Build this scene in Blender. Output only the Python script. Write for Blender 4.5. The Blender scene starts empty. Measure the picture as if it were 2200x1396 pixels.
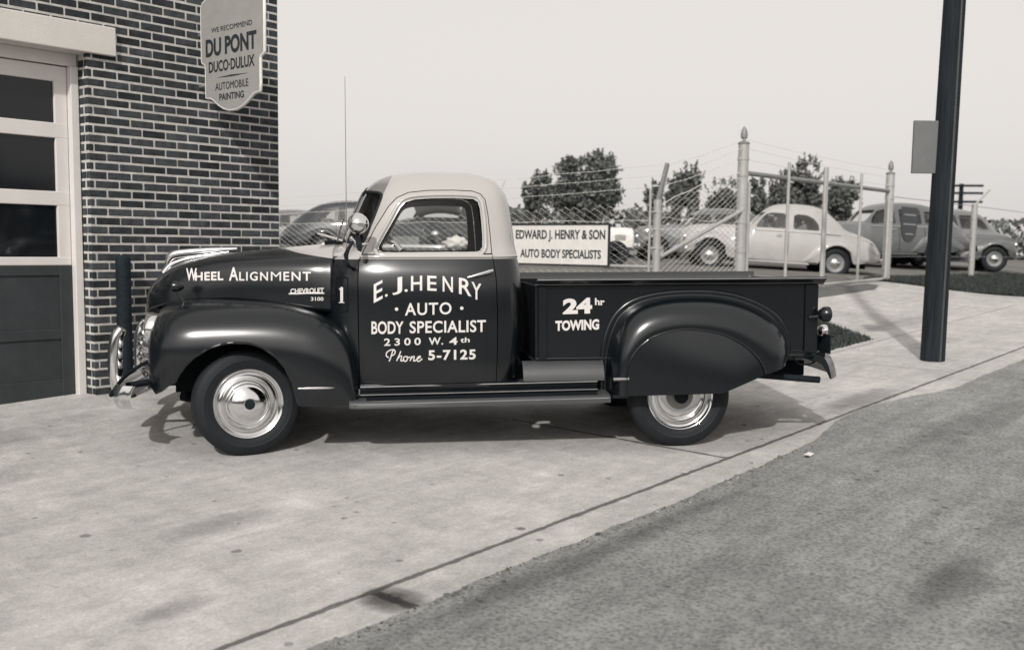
import bpy, bmesh, math, random
import numpy as np
from mathutils import Vector, Matrix
from mathutils.bvhtree import BVHTree
S = bpy.context.scene
COL = S.collection
rnd = random.Random(7)

# ------------------------------------------------------------------ camera
F, CX, CY, CAMH = 2250.0, 1100.0, 758.0, 1.39            # photograph pixels (2200 wide)
PITCH = math.atan(227 / 2250.0); ROLL = 0.0135
CR = Matrix.Rotation(math.pi / 2 - PITCH, 3, 'X') @ Matrix.Rotation(ROLL, 3, 'Z')
CAM = Vector((0, 0, CAMH))
cam = bpy.data.objects.new('camera', bpy.data.cameras.new('camera')); COL.objects.link(cam)
cam.matrix_world = Matrix.Translation(CAM) @ CR.to_4x4()
cam.data.sensor_width = 36.0; cam.data.lens = 36.0 * F / 2200.0
cam.data.shift_y = (CY - 698.0) / 2200.0
cam.data.clip_end = 3000.0
cam.data.dof.use_dof = True; cam.data.dof.focus_distance = 7.1; cam.data.dof.aperture_fstop = 2.2
S.camera = cam

# ------------------------------------------------------------------ sky and sun
SUN_EL = math.radians(36); SUN_TRAVEL = Vector((0.19, 0.98, 0)).normalized()
to_sun = Vector((-SUN_TRAVEL.x * math.cos(SUN_EL), -SUN_TRAVEL.y * math.cos(SUN_EL), math.sin(SUN_EL)))
world = bpy.data.worlds.new('World'); S.world = world; world.use_nodes = True
wn = world.node_tree; wn.nodes.clear()
sky = wn.nodes.new('ShaderNodeTexSky'); sky.sky_type = 'NISHITA'; sky.sun_disc = False
sky.sun_elevation = SUN_EL; sky.sun_rotation = math.atan2(to_sun.x, to_sun.y)
sky.dust_density = 5.0; sky.air_density = 1.5
bw = wn.nodes.new('ShaderNodeRGBToBW')
mx = wn.nodes.new('ShaderNodeMix'); mx.data_type = 'FLOAT'; mx.inputs[0].default_value = 0.72
mx.inputs[3].default_value = 6.6                            # milky overcast veil
tint = wn.nodes.new('ShaderNodeVectorMath'); tint.operation = 'SCALE'; tint.inputs[0].default_value = (1.0, 0.957, 0.928)
bg = wn.nodes.new('ShaderNodeBackground'); bg.inputs['Strength'].default_value = 0.138
wo = wn.nodes.new('ShaderNodeOutputWorld')
wn.links.new(sky.outputs[0], bw.inputs[0]); wn.links.new(bw.outputs[0], mx.inputs[2])
wn.links.new(mx.outputs[0], tint.inputs['Scale']); wn.links.new(tint.outputs[0], bg.inputs['Color'])
wn.links.new(bg.outputs[0], wo.inputs['Surface'])
sl = bpy.data.lights.new('sun', 'SUN'); sl.energy = 2.7; sl.angle = math.radians(1.5); sl.color = (1.0, 0.965, 0.925)
so = bpy.data.objects.new('sun', sl); COL.objects.link(so)
so.rotation_euler = to_sun.to_track_quat('Z', 'Y').to_euler()
S.view_settings.view_transform = 'Standard'; S.view_settings.look = 'None'
S.view_settings.exposure = 0.0; S.view_settings.gamma = 1.0; S.view_settings.use_curve_mapping = False

# ------------------------------------------------------------------ frames of reference
K0 = Vector((1.63, 7.05, 0)); _th = math.atan(0.85)
T = Vector((math.sin(_th), math.cos(_th), 0)); NV = Vector((-T.y, T.x, 0))   # along the street / into the lot
STREET_ROT = math.atan2(T.y, T.x)
def sstep(a, b, x):
    t = min(1, max(0, (x - a) / (b - a))); return t * t * (3 - 2 * t)
def gz(s, d):                                             # height of the terrain
    ss = s if s < 11 else 11 + 2.2 * math.tanh((s - 11) / 2.2)
    ss = max(ss, -14)
    dd = max(-9.0, min(d, 30.0))
    r = 0.155 * sstep(2.3, 5.0, dd) + 0.045 * (min(dd, 9.0) - 5.0 if dd > 5 else 0) - 0.012 * max(0, dd - 10)
    return 0.042 * (ss + 2.34) - 0.02 + 0.02 * (min(dd, 8) - 2.52) + r
def W(s, d, z=None):
    p = K0 + T * s + NV * d
    p.z = gz(s, d) if z is None else z
    return p
def SD(p):
    q = p - K0; return q.x * T.x + q.y * T.y, q.x * NV.x + q.y * NV.y
def ray(u, v):
    return CR @ Vector(((u - CX) / F, -(v - CY) / F, -1.0))
def at_depth(u, v, Y):                                    # point seen at a pixel, at depth Y from the camera
    r = ray(u, v); return CAM + r * (Y / r.y)

# ------------------------------------------------------------------ materials
def newmat(name):
    m = bpy.data.materials.new(name); m.use_nodes = True
    nt = m.node_tree; b = nt.nodes['Principled BSDF']
    return m, nt, b
def setc(sock, c):
    sock.default_value = (c[0], c[1], c[2], 1.0) if len(c) == 3 else c
def mat(name, col, rough=0.6, metal=0.0, coat=0.0, coat_r=0.05, var=0.0, scale=6.0, bump=0.0, bscale=60.0, spec=0.5, rvar=0.0, island=0.0, coat_ior=1.5, stretch=1.0):
    m, nt, b = newmat(name)
    setc(b.inputs['Base Color'], col); b.inputs['Roughness'].default_value = rough; b.inputs['Metallic'].default_value = metal
    b.inputs['Coat Weight'].default_value = coat; b.inputs['Coat Roughness'].default_value = coat_r
    b.inputs['Specular IOR Level'].default_value = spec; b.inputs['Coat IOR'].default_value = coat_ior
    L = nt.links
    tc = nt.nodes.new('ShaderNodeTexCoord')
    src = None
    vec = tc.outputs['Object']
    if stretch != 1.0:
        mp = nt.nodes.new('ShaderNodeMapping'); mp.inputs['Scale'].default_value = (1, 1, stretch); L.new(vec, mp.inputs[0]); vec = mp.outputs[0]
    if var or rvar:
        n = nt.nodes.new('ShaderNodeTexNoise'); n.inputs['Scale'].default_value = scale; n.inputs['Detail'].default_value = 6; n.inputs['Roughness'].default_value = 0.65
        L.new(vec, n.inputs['Vector']); src = n.outputs['Fac']
    if var or island:
        mul = nt.nodes.new('ShaderNodeMapRange'); mul.inputs[1].default_value = 0.25; mul.inputs[2].default_value = 0.75
        mul.inputs[3].default_value = 1 - var; mul.inputs[4].default_value = 1 + var
        if src: L.new(src, mul.inputs[0])
        else: mul.inputs[0].default_value = 0.5
        out = mul.outputs[0]
        if island:
            g = nt.nodes.new('ShaderNodeNewGeometry'); mr = nt.nodes.new('ShaderNodeMapRange')
            mr.inputs[3].default_value = 1 - island; mr.inputs[4].default_value = 1 + island
            L.new(g.outputs['Random Per Island'], mr.inputs[0])
            mm = nt.nodes.new('ShaderNodeMath'); mm.operation = 'MULTIPLY'; L.new(out, mm.inputs[0]); L.new(mr.outputs[0], mm.inputs[1]); out = mm.outputs[0]
        vs = nt.nodes.new('ShaderNodeVectorMath'); vs.operation = 'SCALE'; vs.inputs[0].default_value = col[:3]
        L.new(out, vs.inputs['Scale']); L.new(vs.outputs[0], b.inputs['Base Color'])
    if rvar:
        mr = nt.nodes.new('ShaderNodeMapRange'); mr.inputs[3].default_value = max(0.02, rough - rvar); mr.inputs[4].default_value = rough + rvar
        L.new(src, mr.inputs[0]); L.new(mr.outputs[0], b.inputs['Roughness'])
    if bump:
        n2 = nt.nodes.new('ShaderNodeTexNoise'); n2.inputs['Scale'].default_value = bscale; n2.inputs['Detail'].default_value = 5
        L.new(vec, n2.inputs['Vector'])
        bp = nt.nodes.new('ShaderNodeBump'); bp.inputs['Strength'].default_value = bump; bp.inputs['Distance'].default_value = 0.01
        L.new(n2.outputs['Fac'], bp.inputs['Height']); L.new(bp.outputs[0], b.inputs['Normal'])
    return m
def glass_mat(name, tintc, refl=0.10, rough=0.02):        # thin pane: mostly see-through, with a clear reflection
    m = bpy.data.materials.new(name); m.use_nodes = True; nt = m.node_tree; nt.nodes.clear()
    tr = nt.nodes.new('ShaderNodeBsdfTransparent'); setc(tr.inputs[0], tintc)
    gl = nt.nodes.new('ShaderNodeBsdfGlossy'); gl.inputs['Roughness'].default_value = rough
    lw = nt.nodes.new('ShaderNodeFresnel'); lw.inputs['IOR'].default_value = 1.38
    ad = nt.nodes.new('ShaderNodeMath'); ad.operation = 'ADD'; ad.inputs[1].default_value = refl; ad.use_clamp = True
    mix = nt.nodes.new('ShaderNodeMixShader'); o = nt.nodes.new('ShaderNodeOutputMaterial')
    nt.links.new(lw.outputs[0], ad.inputs[0]); nt.links.new(ad.outputs[0], mix.inputs[0])
    nt.links.new(tr.outputs[0], mix.inputs[1]); nt.links.new(gl.outputs[0], mix.inputs[2]); nt.links.new(mix.outputs[0], o.inputs[0])
    return m

DARK = (0.0024, 0.0044, 0.0062)                              # navy of the truck
CREAM = (0.41, 0.396, 0.375)
M = {}
M['paint'] = mat('truck_navy_paint', DARK, 0.45, coat=1.0, coat_r=0.21, var=0.10, scale=3, rvar=0.05, spec=0.05, coat_ior=1.58)
M['greyed'] = mat('greyed_navy_paint', (0.050, 0.053, 0.055), 0.45, coat=0.3, coat_r=0.15, var=0.15, scale=4)  # navy lifted to an even grey for bed aprons and running boards
M['lightpaint'] = mat('truck_cream_paint', CREAM, 0.45, coat=0.8, coat_r=0.08, var=0.04, scale=3)
M['chrome'] = mat('chrome', (0.82, 0.82, 0.82), 0.13, 1.0, rvar=0.07, scale=20)
M['rubber'] = mat('tyre_rubber', (0.013, 0.0155, 0.018), 0.62, var=0.25, scale=12, bump=0.15, bscale=120, spec=0.25)
M['black'] = mat('black_underbody', (0.006, 0.008, 0.010), 0.7, spec=0.1)
M['trimgrey'] = mat('worn_grey_metal', (0.22, 0.22, 0.22), 0.45, 0.5, var=0.2)
M['white'] = mat('sign_painter_white', (0.66, 0.635, 0.61), 0.5, var=0.06, scale=25)
M['glass'] = glass_mat('window_glass', (0.93, 0.94, 0.93), 0.0)
M['darkglass'] = glass_mat('dim_window_glass', (0.78, 0.78, 0.77), 0.04)
M['cabin'] = mat('cabin_lining', (0.020, 0.022, 0.024), 0.8, spec=0.15, var=0.2)
M['cloth'] = mat('seat_cloth', (0.16, 0.155, 0.15), 0.85, var=0.25, bump=0.3, bscale=150)
M['galv'] = mat('galvanised_steel', (0.40, 0.40, 0.385), 0.5, 0.25, var=0.14, scale=9)
M['galvdark'] = mat('weathered_steel', (0.21, 0.215, 0.215), 0.55, 0.2, var=0.25, scale=9)
M['wire'] = mat('fence_wire', (0.66, 0.645, 0.61), 0.5, 0.0)
M['postdark'] = mat('tarred_post', (0.013, 0.018, 0.022), 0.7, var=0.4, scale=14, bump=0.6, bscale=50, spec=0.12)
M['polewood'] = mat('creosoted_pole_wood', (0.017, 0.021, 0.025), 0.75, var=0.65, scale=30, bump=1.0, bscale=60, spec=0.15, stretch=0.06)
M['brick'] = mat('dark_face_brick', (0.046, 0.051, 0.055), 0.85, var=0.55, scale=14, bump=0.5, bscale=90, island=0.45, spec=0.15)
M['mortar'] = mat('pale_mortar', (0.52, 0.505, 0.475), 0.9, var=0.30, scale=8, bump=0.5, bscale=120)
M['lintel'] = mat('painted_concrete', (0.62, 0.59, 0.55), 0.7, var=0.07, scale=3, bump=0.2)
M['doorwhite'] = mat('painted_wood_white', (0.66, 0.63, 0.60), 0.55, var=0.06, scale=4)
M['doordark'] = mat('painted_wood_dark', (0.040, 0.045, 0.048), 0.6, var=0.2, scale=5, spec=0.2)
M['pane'] = mat('dark_door_glass', (0.006, 0.008, 0.010), 0.08, var=0.2, scale=2)
M['signface'] = mat('enamel_sign_grey', (0.30, 0.293, 0.28), 0.4, var=0.08, scale=9)
M['signwhite'] = mat('board_sign_white', (0.72, 0.70, 0.665), 0.6, var=0.09, scale=7)
M['signblack'] = mat('sign_black', (0.017, 0.022, 0.027), 0.55)
M['wood'] = mat('bed_planks', (0.05, 0.048, 0.045), 0.7, var=0.3, scale=8)
M['leaf'] = mat('foliage', (0.120, 0.128, 0.122), 0.7, island=0.6, spec=0.2)
M['bark'] = mat('bark', (0.05, 0.047, 0.043), 0.9, var=0.3, scale=12)
M['grass'] = mat('grass_blades', (0.045, 0.052, 0.049), 0.7, island=0.6, spec=0.2)

# ------------------------------------------------------------------ mesh builder
def cat(pts, n, closed=False):                            # Catmull-Rom through points, n samples
    P = np.asarray(pts, float); k = len(P)
    if closed: idx = np.arange(n) * k / n
    else: idx = np.linspace(0, k - 1, n)
    i = np.floor(idx).astype(int)
    if not closed: i = np.minimum(i, k - 2)
    f = (idx - i)[:, None]
    if closed: g = lambda j: P[j % k]
    else:
        ext = np.vstack([2 * P[0] - P[1], P, 2 * P[-1] - P[-2]]); g = lambda j: ext[np.clip(j + 1, 0, k + 1)]
    p0, p1, p2, p3 = g(i - 1), g(i), g(i + 1), g(i + 2)
    return 0.5 * (2 * p1 + (p2 - p0) * f + (2 * p0 - 5 * p1 + 4 * p2 - p3) * f ** 2 + (3 * p1 - p0 - 3 * p2 + p3) * f ** 3)
def loft(rows, nu, nv):
    R = np.array([cat(r, nv) for r in rows])              # K x nv x 3
    K = len(R); out = np.zeros((nu, nv, 3))
    for j in range(nv): out[:, j] = cat(R[:, j], nu)
    return out
class MB:
    def __init__(s): s.bm = bmesh.new()
    def v(s, p): return s.bm.verts.new(p)
    def face(s, vs):
        try: return s.bm.faces.new(vs)
        except ValueError: return None
    def poly(s, pts): return s.face([s.v(p) for p in pts])
    def box(s, c, size, rot=None):
        c = Vector(c); h = [x / 2 for x in size]
        vs = []
        for sx, sy, sz in [(-1,-1,-1),(1,-1,-1),(1,1,-1),(-1,1,-1),(-1,-1,1),(1,-1,1),(1,1,1),(-1,1,1)]:
            q = Vector((sx*h[0], sy*h[1], sz*h[2]))
            if rot is not None: q = rot @ q
            vs.append(s.v(c + q))
        for f in [(0,3,2,1),(4,5,6,7),(0,1,5,4),(1,2,6,5),(2,3,7,6),(3,0,4,7)]: s.face([vs[i] for i in f])
        return s
    def bx(s, x0, x1, y0, y1, z0, z1): return s.box(((x0+x1)/2, (y0+y1)/2, (z0+z1)/2), (abs(x1-x0), abs(y1-y0), abs(z1-z0)))
    def grid(s, G, closed_u=False, closed_v=False, cap=False, flip=False):
        G = np.asarray(G); nu, nv = G.shape[:2]
        V = [[s.v(G[i, j]) for j in range(nv)] for i in range(nu)]
        for i in range(nu if closed_u else nu - 1):
            for j in range(nv if closed_v else nv - 1):
                q = [V[i][j], V[(i+1) % nu][j], V[(i+1) % nu][(j+1) % nv], V[i][(j+1) % nv]]
                s.face(q[::-1] if flip else q)
        if cap:
            s.face([V[0][j] for j in range(nv)][::(1 if flip else 1)]); s.face([V[-1][j] for j in range(nv)][::-1])
        return V
    def tube(s, pts, r, seg=8, closed=False, cap=True, flat=None):
        P = [Vector(p) for p in pts]; n = len(P); rings = []
        rr = r if hasattr(r, '__len__') else [r] * n
        prev = None
        for i in range(n):
            a = P[(i-1) % n] if (closed or i > 0) else P[i]; b = P[(i+1) % n] if (closed or i < n-1) else P[i]
            d = (b - a); d = d.normalized() if d.length > 1e-9 else Vector((0,0,1))
            if prev is None:
                u = d.orthogonal().normalized() if abs(d.z) > 0.9 else d.cross(Vector((0,0,1))).normalized()
            else:
                u = prev - d * prev.dot(d); u = u.normalized() if u.length > 1e-6 else d.orthogonal().normalized()
            prev = u; w = d.cross(u)
            rings.append([s.v(P[i] + (u * math.cos(k*2*math.pi/seg) + w * math.sin(k*2*math.pi/seg)) * rr[i]) for k in range(seg)])
        for i in range(n if closed else n - 1):
            A, B = rings[i], rings[(i+1) % n]
            for k in range(seg): s.face([A[k], A[(k+1) % seg], B[(k+1) % seg], B[k]])
        if cap and not closed:
            s.face(rings[0][::-1]); s.face(rings[-1])
        return s
    def lathe(s, prof, seg=48, axis='Y', c=(0,0,0), closed=False):   # prof: (radius, along)
        rows = []
        for r, a in prof:
            ring = []
            for k in range(seg):
                t = k * 2 * math.pi / seg; p, q = r * math.cos(t), r * math.sin(t)
                v = {'Y': (p, a, q), 'Z': (p, q, a), 'X': (a, p, q)}[axis]
                ring.append((v[0]+c[0], v[1]+c[1], v[2]+c[2]))
            rows.append(ring)
        s.grid(rows, closed_u=closed, closed_v=True)
        return s
    def prism(s, out, y0, y1, axis='Y'):                   # outline (a,b) extruded along axis
        f = {'Y': lambda a, b, y: (a, y, b), 'X': lambda a, b, y: (y, a, b), 'Z': lambda a, b, y: (a, b, y)}[axis]
        A = [s.v(f(a, b, y0)) for a, b in out]; B = [s.v(f(a, b, y1)) for a, b in out]; n = len(out)
        s.face(A); s.face(B[::-1])
        for i in range(n): s.face([A[i], B[i], B[(i+1) % n], A[(i+1) % n]])
        return s
    def mirror_y(s):
        g = bmesh.ops.duplicate(s.bm, geom=s.bm.verts[:] + s.bm.faces[:])
        for v in [e for e in g['geom'] if isinstance(e, bmesh.types.BMVert)]: v.co.y *= -1
        bmesh.ops.reverse_faces(s.bm, faces=[e for e in g['geom'] if isinstance(e, bmesh.types.BMFace)])
        return s
    def build(s, name, m=None, parent=None, smooth=None, bevel=0.0, merge=1e-5, recalc=True, solid=0.0, solid_off=-1.0, seg=2):
        bm = s.bm
        if merge: bmesh.ops.remove_doubles(bm, verts=bm.verts[:], dist=merge)
        if recalc: bmesh.ops.recalc_face_normals(bm, faces=bm.faces[:])
        me = bpy.data.meshes.new(name); bm.to_mesh(me); bm.free()
        if smooth is not None:
            me.shade_smooth()
            if smooth < 180: me.set_sharp_from_angle(angle=math.radians(smooth))
        o = bpy.data.objects.new(name, me); COL.objects.link(o)
        if m: me.materials.append(m)
        if parent: o.parent = parent
        if solid:
            md = o.modifiers.new('solid', 'SOLIDIFY'); md.thickness = solid; md.offset = solid_off
        if bevel:
            md = o.modifiers.new('bevel', 'BEVEL'); md.width = bevel; md.segments = seg; md.limit_method = 'ANGLE'; md.angle_limit = math.radians(40)
            md.harden_normals = False
        return o
def tag(o, label=None, category=None, group=None, kind=None):
    if label: o['label'] = label
    if category: o['category'] = category
    if group: o['group'] = group
    if kind: o['kind'] = kind
    return o
def thing(name, label, category, loc=(0,0,0), rotz=0.0, group=None):
    o = bpy.data.objects.new(name, None); COL.objects.link(o); o.empty_display_size = 0.3
    o.location = loc; o.rotation_euler = (0, 0, rotz)
    return tag(o, label, category, group)
def boolean(a, b, op):                                     # applies and removes b
    md = a.modifiers.new('b', 'BOOLEAN'); md.operation = op; md.object = b; md.solver = 'EXACT'
    dg = bpy.context.evaluated_depsgraph_get()
    me = bpy.data.meshes.new_from_object(a.evaluated_get(dg))
    a.modifiers.clear(); a.data = me
    bpy.data.objects.remove(b, do_unlink=True)
    return a
def copy_mesh_object(o, name):
    c = o.copy(); c.data = o.data.copy(); c.name = name; COL.objects.link(c); return c
def resharp(o, ang):
    o.data.shade_smooth(); o.data.set_sharp_from_angle(angle=math.radians(ang))
def text_mesh(body, bold=0.0, spacing=1.0, shear=0.0, fine=False):     # flat letters as (verts, faces), normalised to height 1 and width 1
    cu = bpy.data.curves.new('letters', 'FONT'); cu.body = body; cu.size = 1.0; cu.offset = bold; cu.space_character = spacing; cu.shear = shear
    cu.resolution_u = 4
    o = bpy.data.objects.new('letters', cu); COL.objects.link(o)
    dg = bpy.context.evaluated_depsgraph_get()
    me = bpy.data.meshes.new_from_object(o.evaluated_get(dg))
    if fine:
        b_ = bmesh.new(); b_.from_mesh(me); bmesh.ops.triangulate(b_, faces=b_.faces[:])
        for _ in range(2):
            bmesh.ops.subdivide_edges(b_, edges=[e for e in b_.edges if e.calc_length() > .16], cuts=1); bmesh.ops.triangulate(b_, faces=b_.faces[:])
        b_.to_mesh(me); b_.free()
    V = np.array([v.co[:2] for v in me.vertices]); Fs = [tuple(p.vertices) for p in me.polygons]
    bpy.data.objects.remove(o, do_unlink=True); bpy.data.curves.remove(cu); bpy.data.meshes.remove(me)
    lo, hi = V.min(0), V.max(0)
    return (V - lo) / (hi - lo), Fs
def letters(mb, body, fn, bold=0.0, spacing=1.0, shear=0.0, fine=False):
    V, Fs = text_mesh(body, bold, spacing, shear, fine)
    vs = [mb.v(fn(a, b)) for a, b in V]
    for f in Fs: mb.face([vs[i] for i in f])
# ------------------------------------------------------------------ ground sheets
def uvsheet(name, s_list, d_fn, m, dz=0.0, kind='structure'):
    bm = bmesh.new(); uvl = bm.loops.layers.uv.new('UVMap'); rows = []
    for s in s_list:
        rows.append([(bm.verts.new(W(s, d) + Vector((0, 0, dz))), (s, d)) for d in d_fn(s)])
    for i in range(len(rows) - 1):
        for j in range(len(rows[0]) - 1):
            q = [rows[i][j], rows[i+1][j], rows[i+1][j+1], rows[i][j+1]]
            f = bm.faces.new([a[0] for a in q]); f.smooth = True
            for l, a in zip(f.loops, q): l[uvl].uv = a[1]
    bmesh.ops.recalc_face_normals(bm, faces=bm.faces[:])
    if sum(f.normal.z for f in bm.faces) < 0: bmesh.ops.reverse_faces(bm, faces=bm.faces[:])
    me = bpy.data.meshes.new(name); bm.to_mesh(me); bm.free(); me.materials.append(m)
    o = bpy.data.objects.new(name, me); COL.objects.link(o); o['kind'] = kind
    return o
def node(nt, typ, **kw):
    n = nt.nodes.new(typ)
    for k, v in kw.items():
        if k.startswith('i_'):
            key = k[2:]; n.inputs[int(key) if key.isdigit() else key.replace('_', ' ')].default_value = v
        else: setattr(n, k, v)
    return n
def ground_mat(name, col, rough, blotch, speck, bump, joints=(), stains=(), streak=0.0, fine=260.0, pits=0.0, spots=0.55, cracks=0.0, wear=0.0):
    """joints: (axis 's'|'d', value, half width, lo, hi) lines; stains: (s, d, rs, rd, amount)."""
    m, nt, b = newmat(name); L = nt.links
    uv = node(nt, 'ShaderNodeUVMap'); uv.uv_map = 'UVMap'
    def noise(scale, detail=6, rough_=0.6, vec=None):
        n = node(nt, 'ShaderNodeTexNoise'); n.inputs['Scale'].default_value = scale; n.inputs['Detail'].default_value = detail; n.inputs['Roughness'].default_value = rough_
        L.new(vec or uv.outputs[0], n.inputs['Vector']); return n.outputs['Fac']
    def mr(src, a, b_, c, d, clamp=True):
        n = node(nt, 'ShaderNodeMapRange'); n.clamp = clamp
        for i, x in zip((1, 2, 3, 4), (a, b_, c, d)): n.inputs[i].default_value = x
        L.new(src, n.inputs[0]); return n.outputs[0]
    def mth(op, a, b_=None, c=None):
        n = node(nt, 'ShaderNodeMath'); n.operation = op
        for i, x in enumerate((a, b_, c)):
            if x is None: continue
            if isinstance(x, (int, float)): n.inputs[i].default_value = x
            else: L.new(x, n.inputs[i])
        return n.outputs[0]
    sep = node(nt, 'ShaderNodeSeparateXYZ'); L.new(uv.outputs[0], sep.inputs[0]); s_, d_ = sep.outputs[0], sep.outputs[1]
    tone = mr(noise(0.55, 5, 0.6), 0.3, 0.7, 1 - blotch, 1 + blotch)
    tone = mth('MULTIPLY', tone, mr(noise(3.1, 6, 0.7), 0.3, 0.7, 1 - blotch * 0.8, 1 + blotch * 0.8))
    tone = mth('MULTIPLY', tone, mr(noise(fine, 3, 0.8), 0.3, 0.7, 1 - speck, 1 + speck))
    tone = mth('MULTIPLY', tone, mr(noise(48, 4, 0.75), 0.3, 0.7, 1 - speck * .75, 1 + speck * .75))
    tone = mth('MULTIPLY', tone, mr(noise(115, 3, 0.8), 0.3, 0.7, 1 - speck * .8, 1 + speck * .8))
    v0 = node(nt, 'ShaderNodeTexVoronoi'); v0.inputs['Scale'].default_value = 7.5; L.new(uv.outputs[0], v0.inputs['Vector'])
    c0 = node(nt, 'ShaderNodeSeparateColor'); L.new(v0.outputs['Color'], c0.inputs[0])
    w0 = mth('ADD', v0.outputs['Distance'], mth('MULTIPLY', mth('SUBTRACT', noise(40, 3), 0.5), 0.16))
    tone = mth('MULTIPLY', tone, mr(mth('SUBTRACT', w0, mr(c0.outputs[0], 0.55, 1.0, 0.0, 0.15)), -0.02, 0.03, 0.55, 1.0))
    # scattered small dark spots
    vo = node(nt, 'ShaderNodeTexVoronoi'); vo.inputs['Scale'].default_value = 2.6; L.new(uv.outputs[0], vo.inputs['Vector'])
    wob = mth('ADD', vo.outputs['Distance'], mth('MULTIPLY', mth('SUBTRACT', noise(24, 3), 0.5), 0.10))
    vs = node(nt, 'ShaderNodeSeparateColor'); L.new(vo.outputs['Color'], vs.inputs[0])
    rad = mr(vs.outputs[0], spots, 1.0, 0.0, 0.08)
    spot = mr(mth('SUBTRACT', wob, rad), -0.02, 0.02, 0.0, 1.0)
    depth = mr(vs.outputs[1], 0, 1, 0.28, 0.75)
    tone = mth('MULTIPLY', tone, mth('ADD', mth('MULTIPLY', spot, mth('SUBTRACT', 1.0, depth)), depth))
    if wear:                                               # mid-sized mottling and drawn-out smears
        tone = mth('MULTIPLY', tone, mr(noise(9.5, 6, 0.75), 0.32, 0.68, 1 - wear, 1 + wear * .8))
        for sx, sy, k in ((1.6, 7.0, 1.0), (5.5, 1.4, .6)):
            mp2 = node(nt, 'ShaderNodeMapping'); mp2.inputs['Scale'].default_value = (sx, sy, 1); mp2.inputs['Rotation'].default_value = (0, 0, 0.5); L.new(uv.outputs[0], mp2.inputs[0])
            tone = mth('MULTIPLY', tone, mr(noise(1.0, 7, 0.72, mp2.outputs[0]), 0.35, 0.65, 1 - wear * k, 1 + wear * k * .6))
    if cracks:
        vc = node(nt, 'ShaderNodeTexVoronoi'); vc.feature = 'DISTANCE_TO_EDGE'; vc.inputs['Scale'].default_value = 0.42
        dv = node(nt, 'ShaderNodeVectorMath'); dv.operation = 'SCALE'; dv.inputs['Scale'].default_value = 0.35
        nv_ = node(nt, 'ShaderNodeTexNoise'); nv_.inputs['Scale'].default_value = 3.5; nv_.inputs['Detail'].default_value = 7; L.new(uv.outputs[0], nv_.inputs['Vector'])
        L.new(nv_.outputs['Color'], dv.inputs[0]); av = node(nt, 'ShaderNodeVectorMath'); av.operation = 'ADD'; L.new(uv.outputs[0], av.inputs[0]); L.new(dv.outputs[0], av.inputs[1]); L.new(av.outputs[0], vc.inputs['Vector'])
        ck = mth('MULTIPLY', mr(vc.outputs['Distance'], 0.001, 0.004, 1.0, 0.0), mr(noise(0.5, 3), 0.48, 0.56, 0.0, cracks))
        tone = mth('MULTIPLY', tone, mth('SUBTRACT', 1.0, ck))
    if pits:
        v2 = node(nt, 'ShaderNodeTexVoronoi'); v2.inputs['Scale'].default_value = 42; L.new(uv.outputs[0], v2.inputs['Vector'])
        tone = mth('MULTIPLY', tone, mr(v2.outputs['Distance'], 0.0, 0.6, 1 - pits, 1 + pits * 0.6))
    if streak:                                             # tyre-worn streaks along the street
        mp = node(nt, 'ShaderNodeMapping'); mp.inputs['Scale'].default_value = (0.35, 2.6, 1); L.new(uv.outputs[0], mp.inputs[0])
        tone = mth('MULTIPLY', tone, mr(noise(1.6, 5, 0.6, mp.outputs[0]), 0.3, 0.7, 1 - streak, 1 + streak))
    for (a, c, r1, r2, amt) in stains:
        q = mth('ADD', mth('POWER', mth('DIVIDE', mth('SUBTRACT', s_, a), r1), 2.0), mth('POWER', mth('DIVIDE', mth('SUBTRACT', d_, c), r2), 2.0))
        q = mth('ADD', q, mth('MULTIPLY', mth('SUBTRACT', noise(4.0, 5), 0.5), 1.6))
        tone = mth('MULTIPLY', tone, mr(q, 0.1, 1.1, max(0.1, 1 - amt * 1.3), 1.0))
    jm = None
    for (ax, val, hw, lo, hi) in joints:
        c, o = (s_, d_) if ax == 's' else (d_, s_)
        dist = mth('ABSOLUTE', mth('ADD', mth('SUBTRACT', c, val), mth('MULTIPLY', mth('SUBTRACT', noise(6.0, 5, 0.7), 0.5), 0.035)))
        wv = mth('MULTIPLY', mr(noise(9.0, 4), 0.3, 0.7, 0.55, 1.5), hw)
        ln = mr(mth('DIVIDE', dist, wv), 0.6, 1.3, 1.0, 0.0)
        ln = mth('MULTIPLY', ln, mth('MULTIPLY', mth('GREATER_THAN', o, lo), mth('LESS_THAN', o, hi)))
        jm = ln if jm is None else mth('MAXIMUM', jm, ln)
    hgt = mth('ADD', mth('MULTIPLY', noise(90, 5, 0.7), 0.5), mth('MULTIPLY', noise(9, 4), 0.5))
    if jm is not None:
        tone = mth('MULTIPLY', tone, mth('SUBTRACT', 1.0, mth('MULTIPLY', jm, 0.70)))
        hgt = mth('SUBTRACT', hgt, mth('MULTIPLY', jm, 1.5))
    v = node(nt, 'ShaderNodeVectorMath'); v.operation = 'SCALE'; v.inputs[0].default_value = col; L.new(tone, v.inputs['Scale'])
    L.new(v.outputs[0], b.inputs['Base Color']); b.inputs['Roughness'].default_value = rough; b.inputs['Specular IOR Level'].default_value = 0.25
    bp = node(nt, 'ShaderNodeBump'); bp.inputs['Strength'].default_value = bump; bp.inputs['Distance'].default_value = 0.012
    L.new(hgt, bp.inputs['Height']); L.new(bp.outputs[0], b.inputs['Normal'])
    return m
def lin(a, b, n): return list(np.linspace(a, b, n))
_jr = random.Random(3); _jit = {}
def edge_d(s):                                              # ragged edge between gutter and asphalt
    v = -0.27
    for k, (f, a) in enumerate([(1.1, .010), (2.7, .007), (6.3, .006), (13.1, .005), (29, .004)]): v += a * math.sin(f * s + 1.7 * k * k + .6)
    v += 0.24 * math.exp(-((s - 1.7) / 0.95) ** 2) + 0.07 * math.exp(-((s - 2.6) / 0.4) ** 2)
    return v
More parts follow.
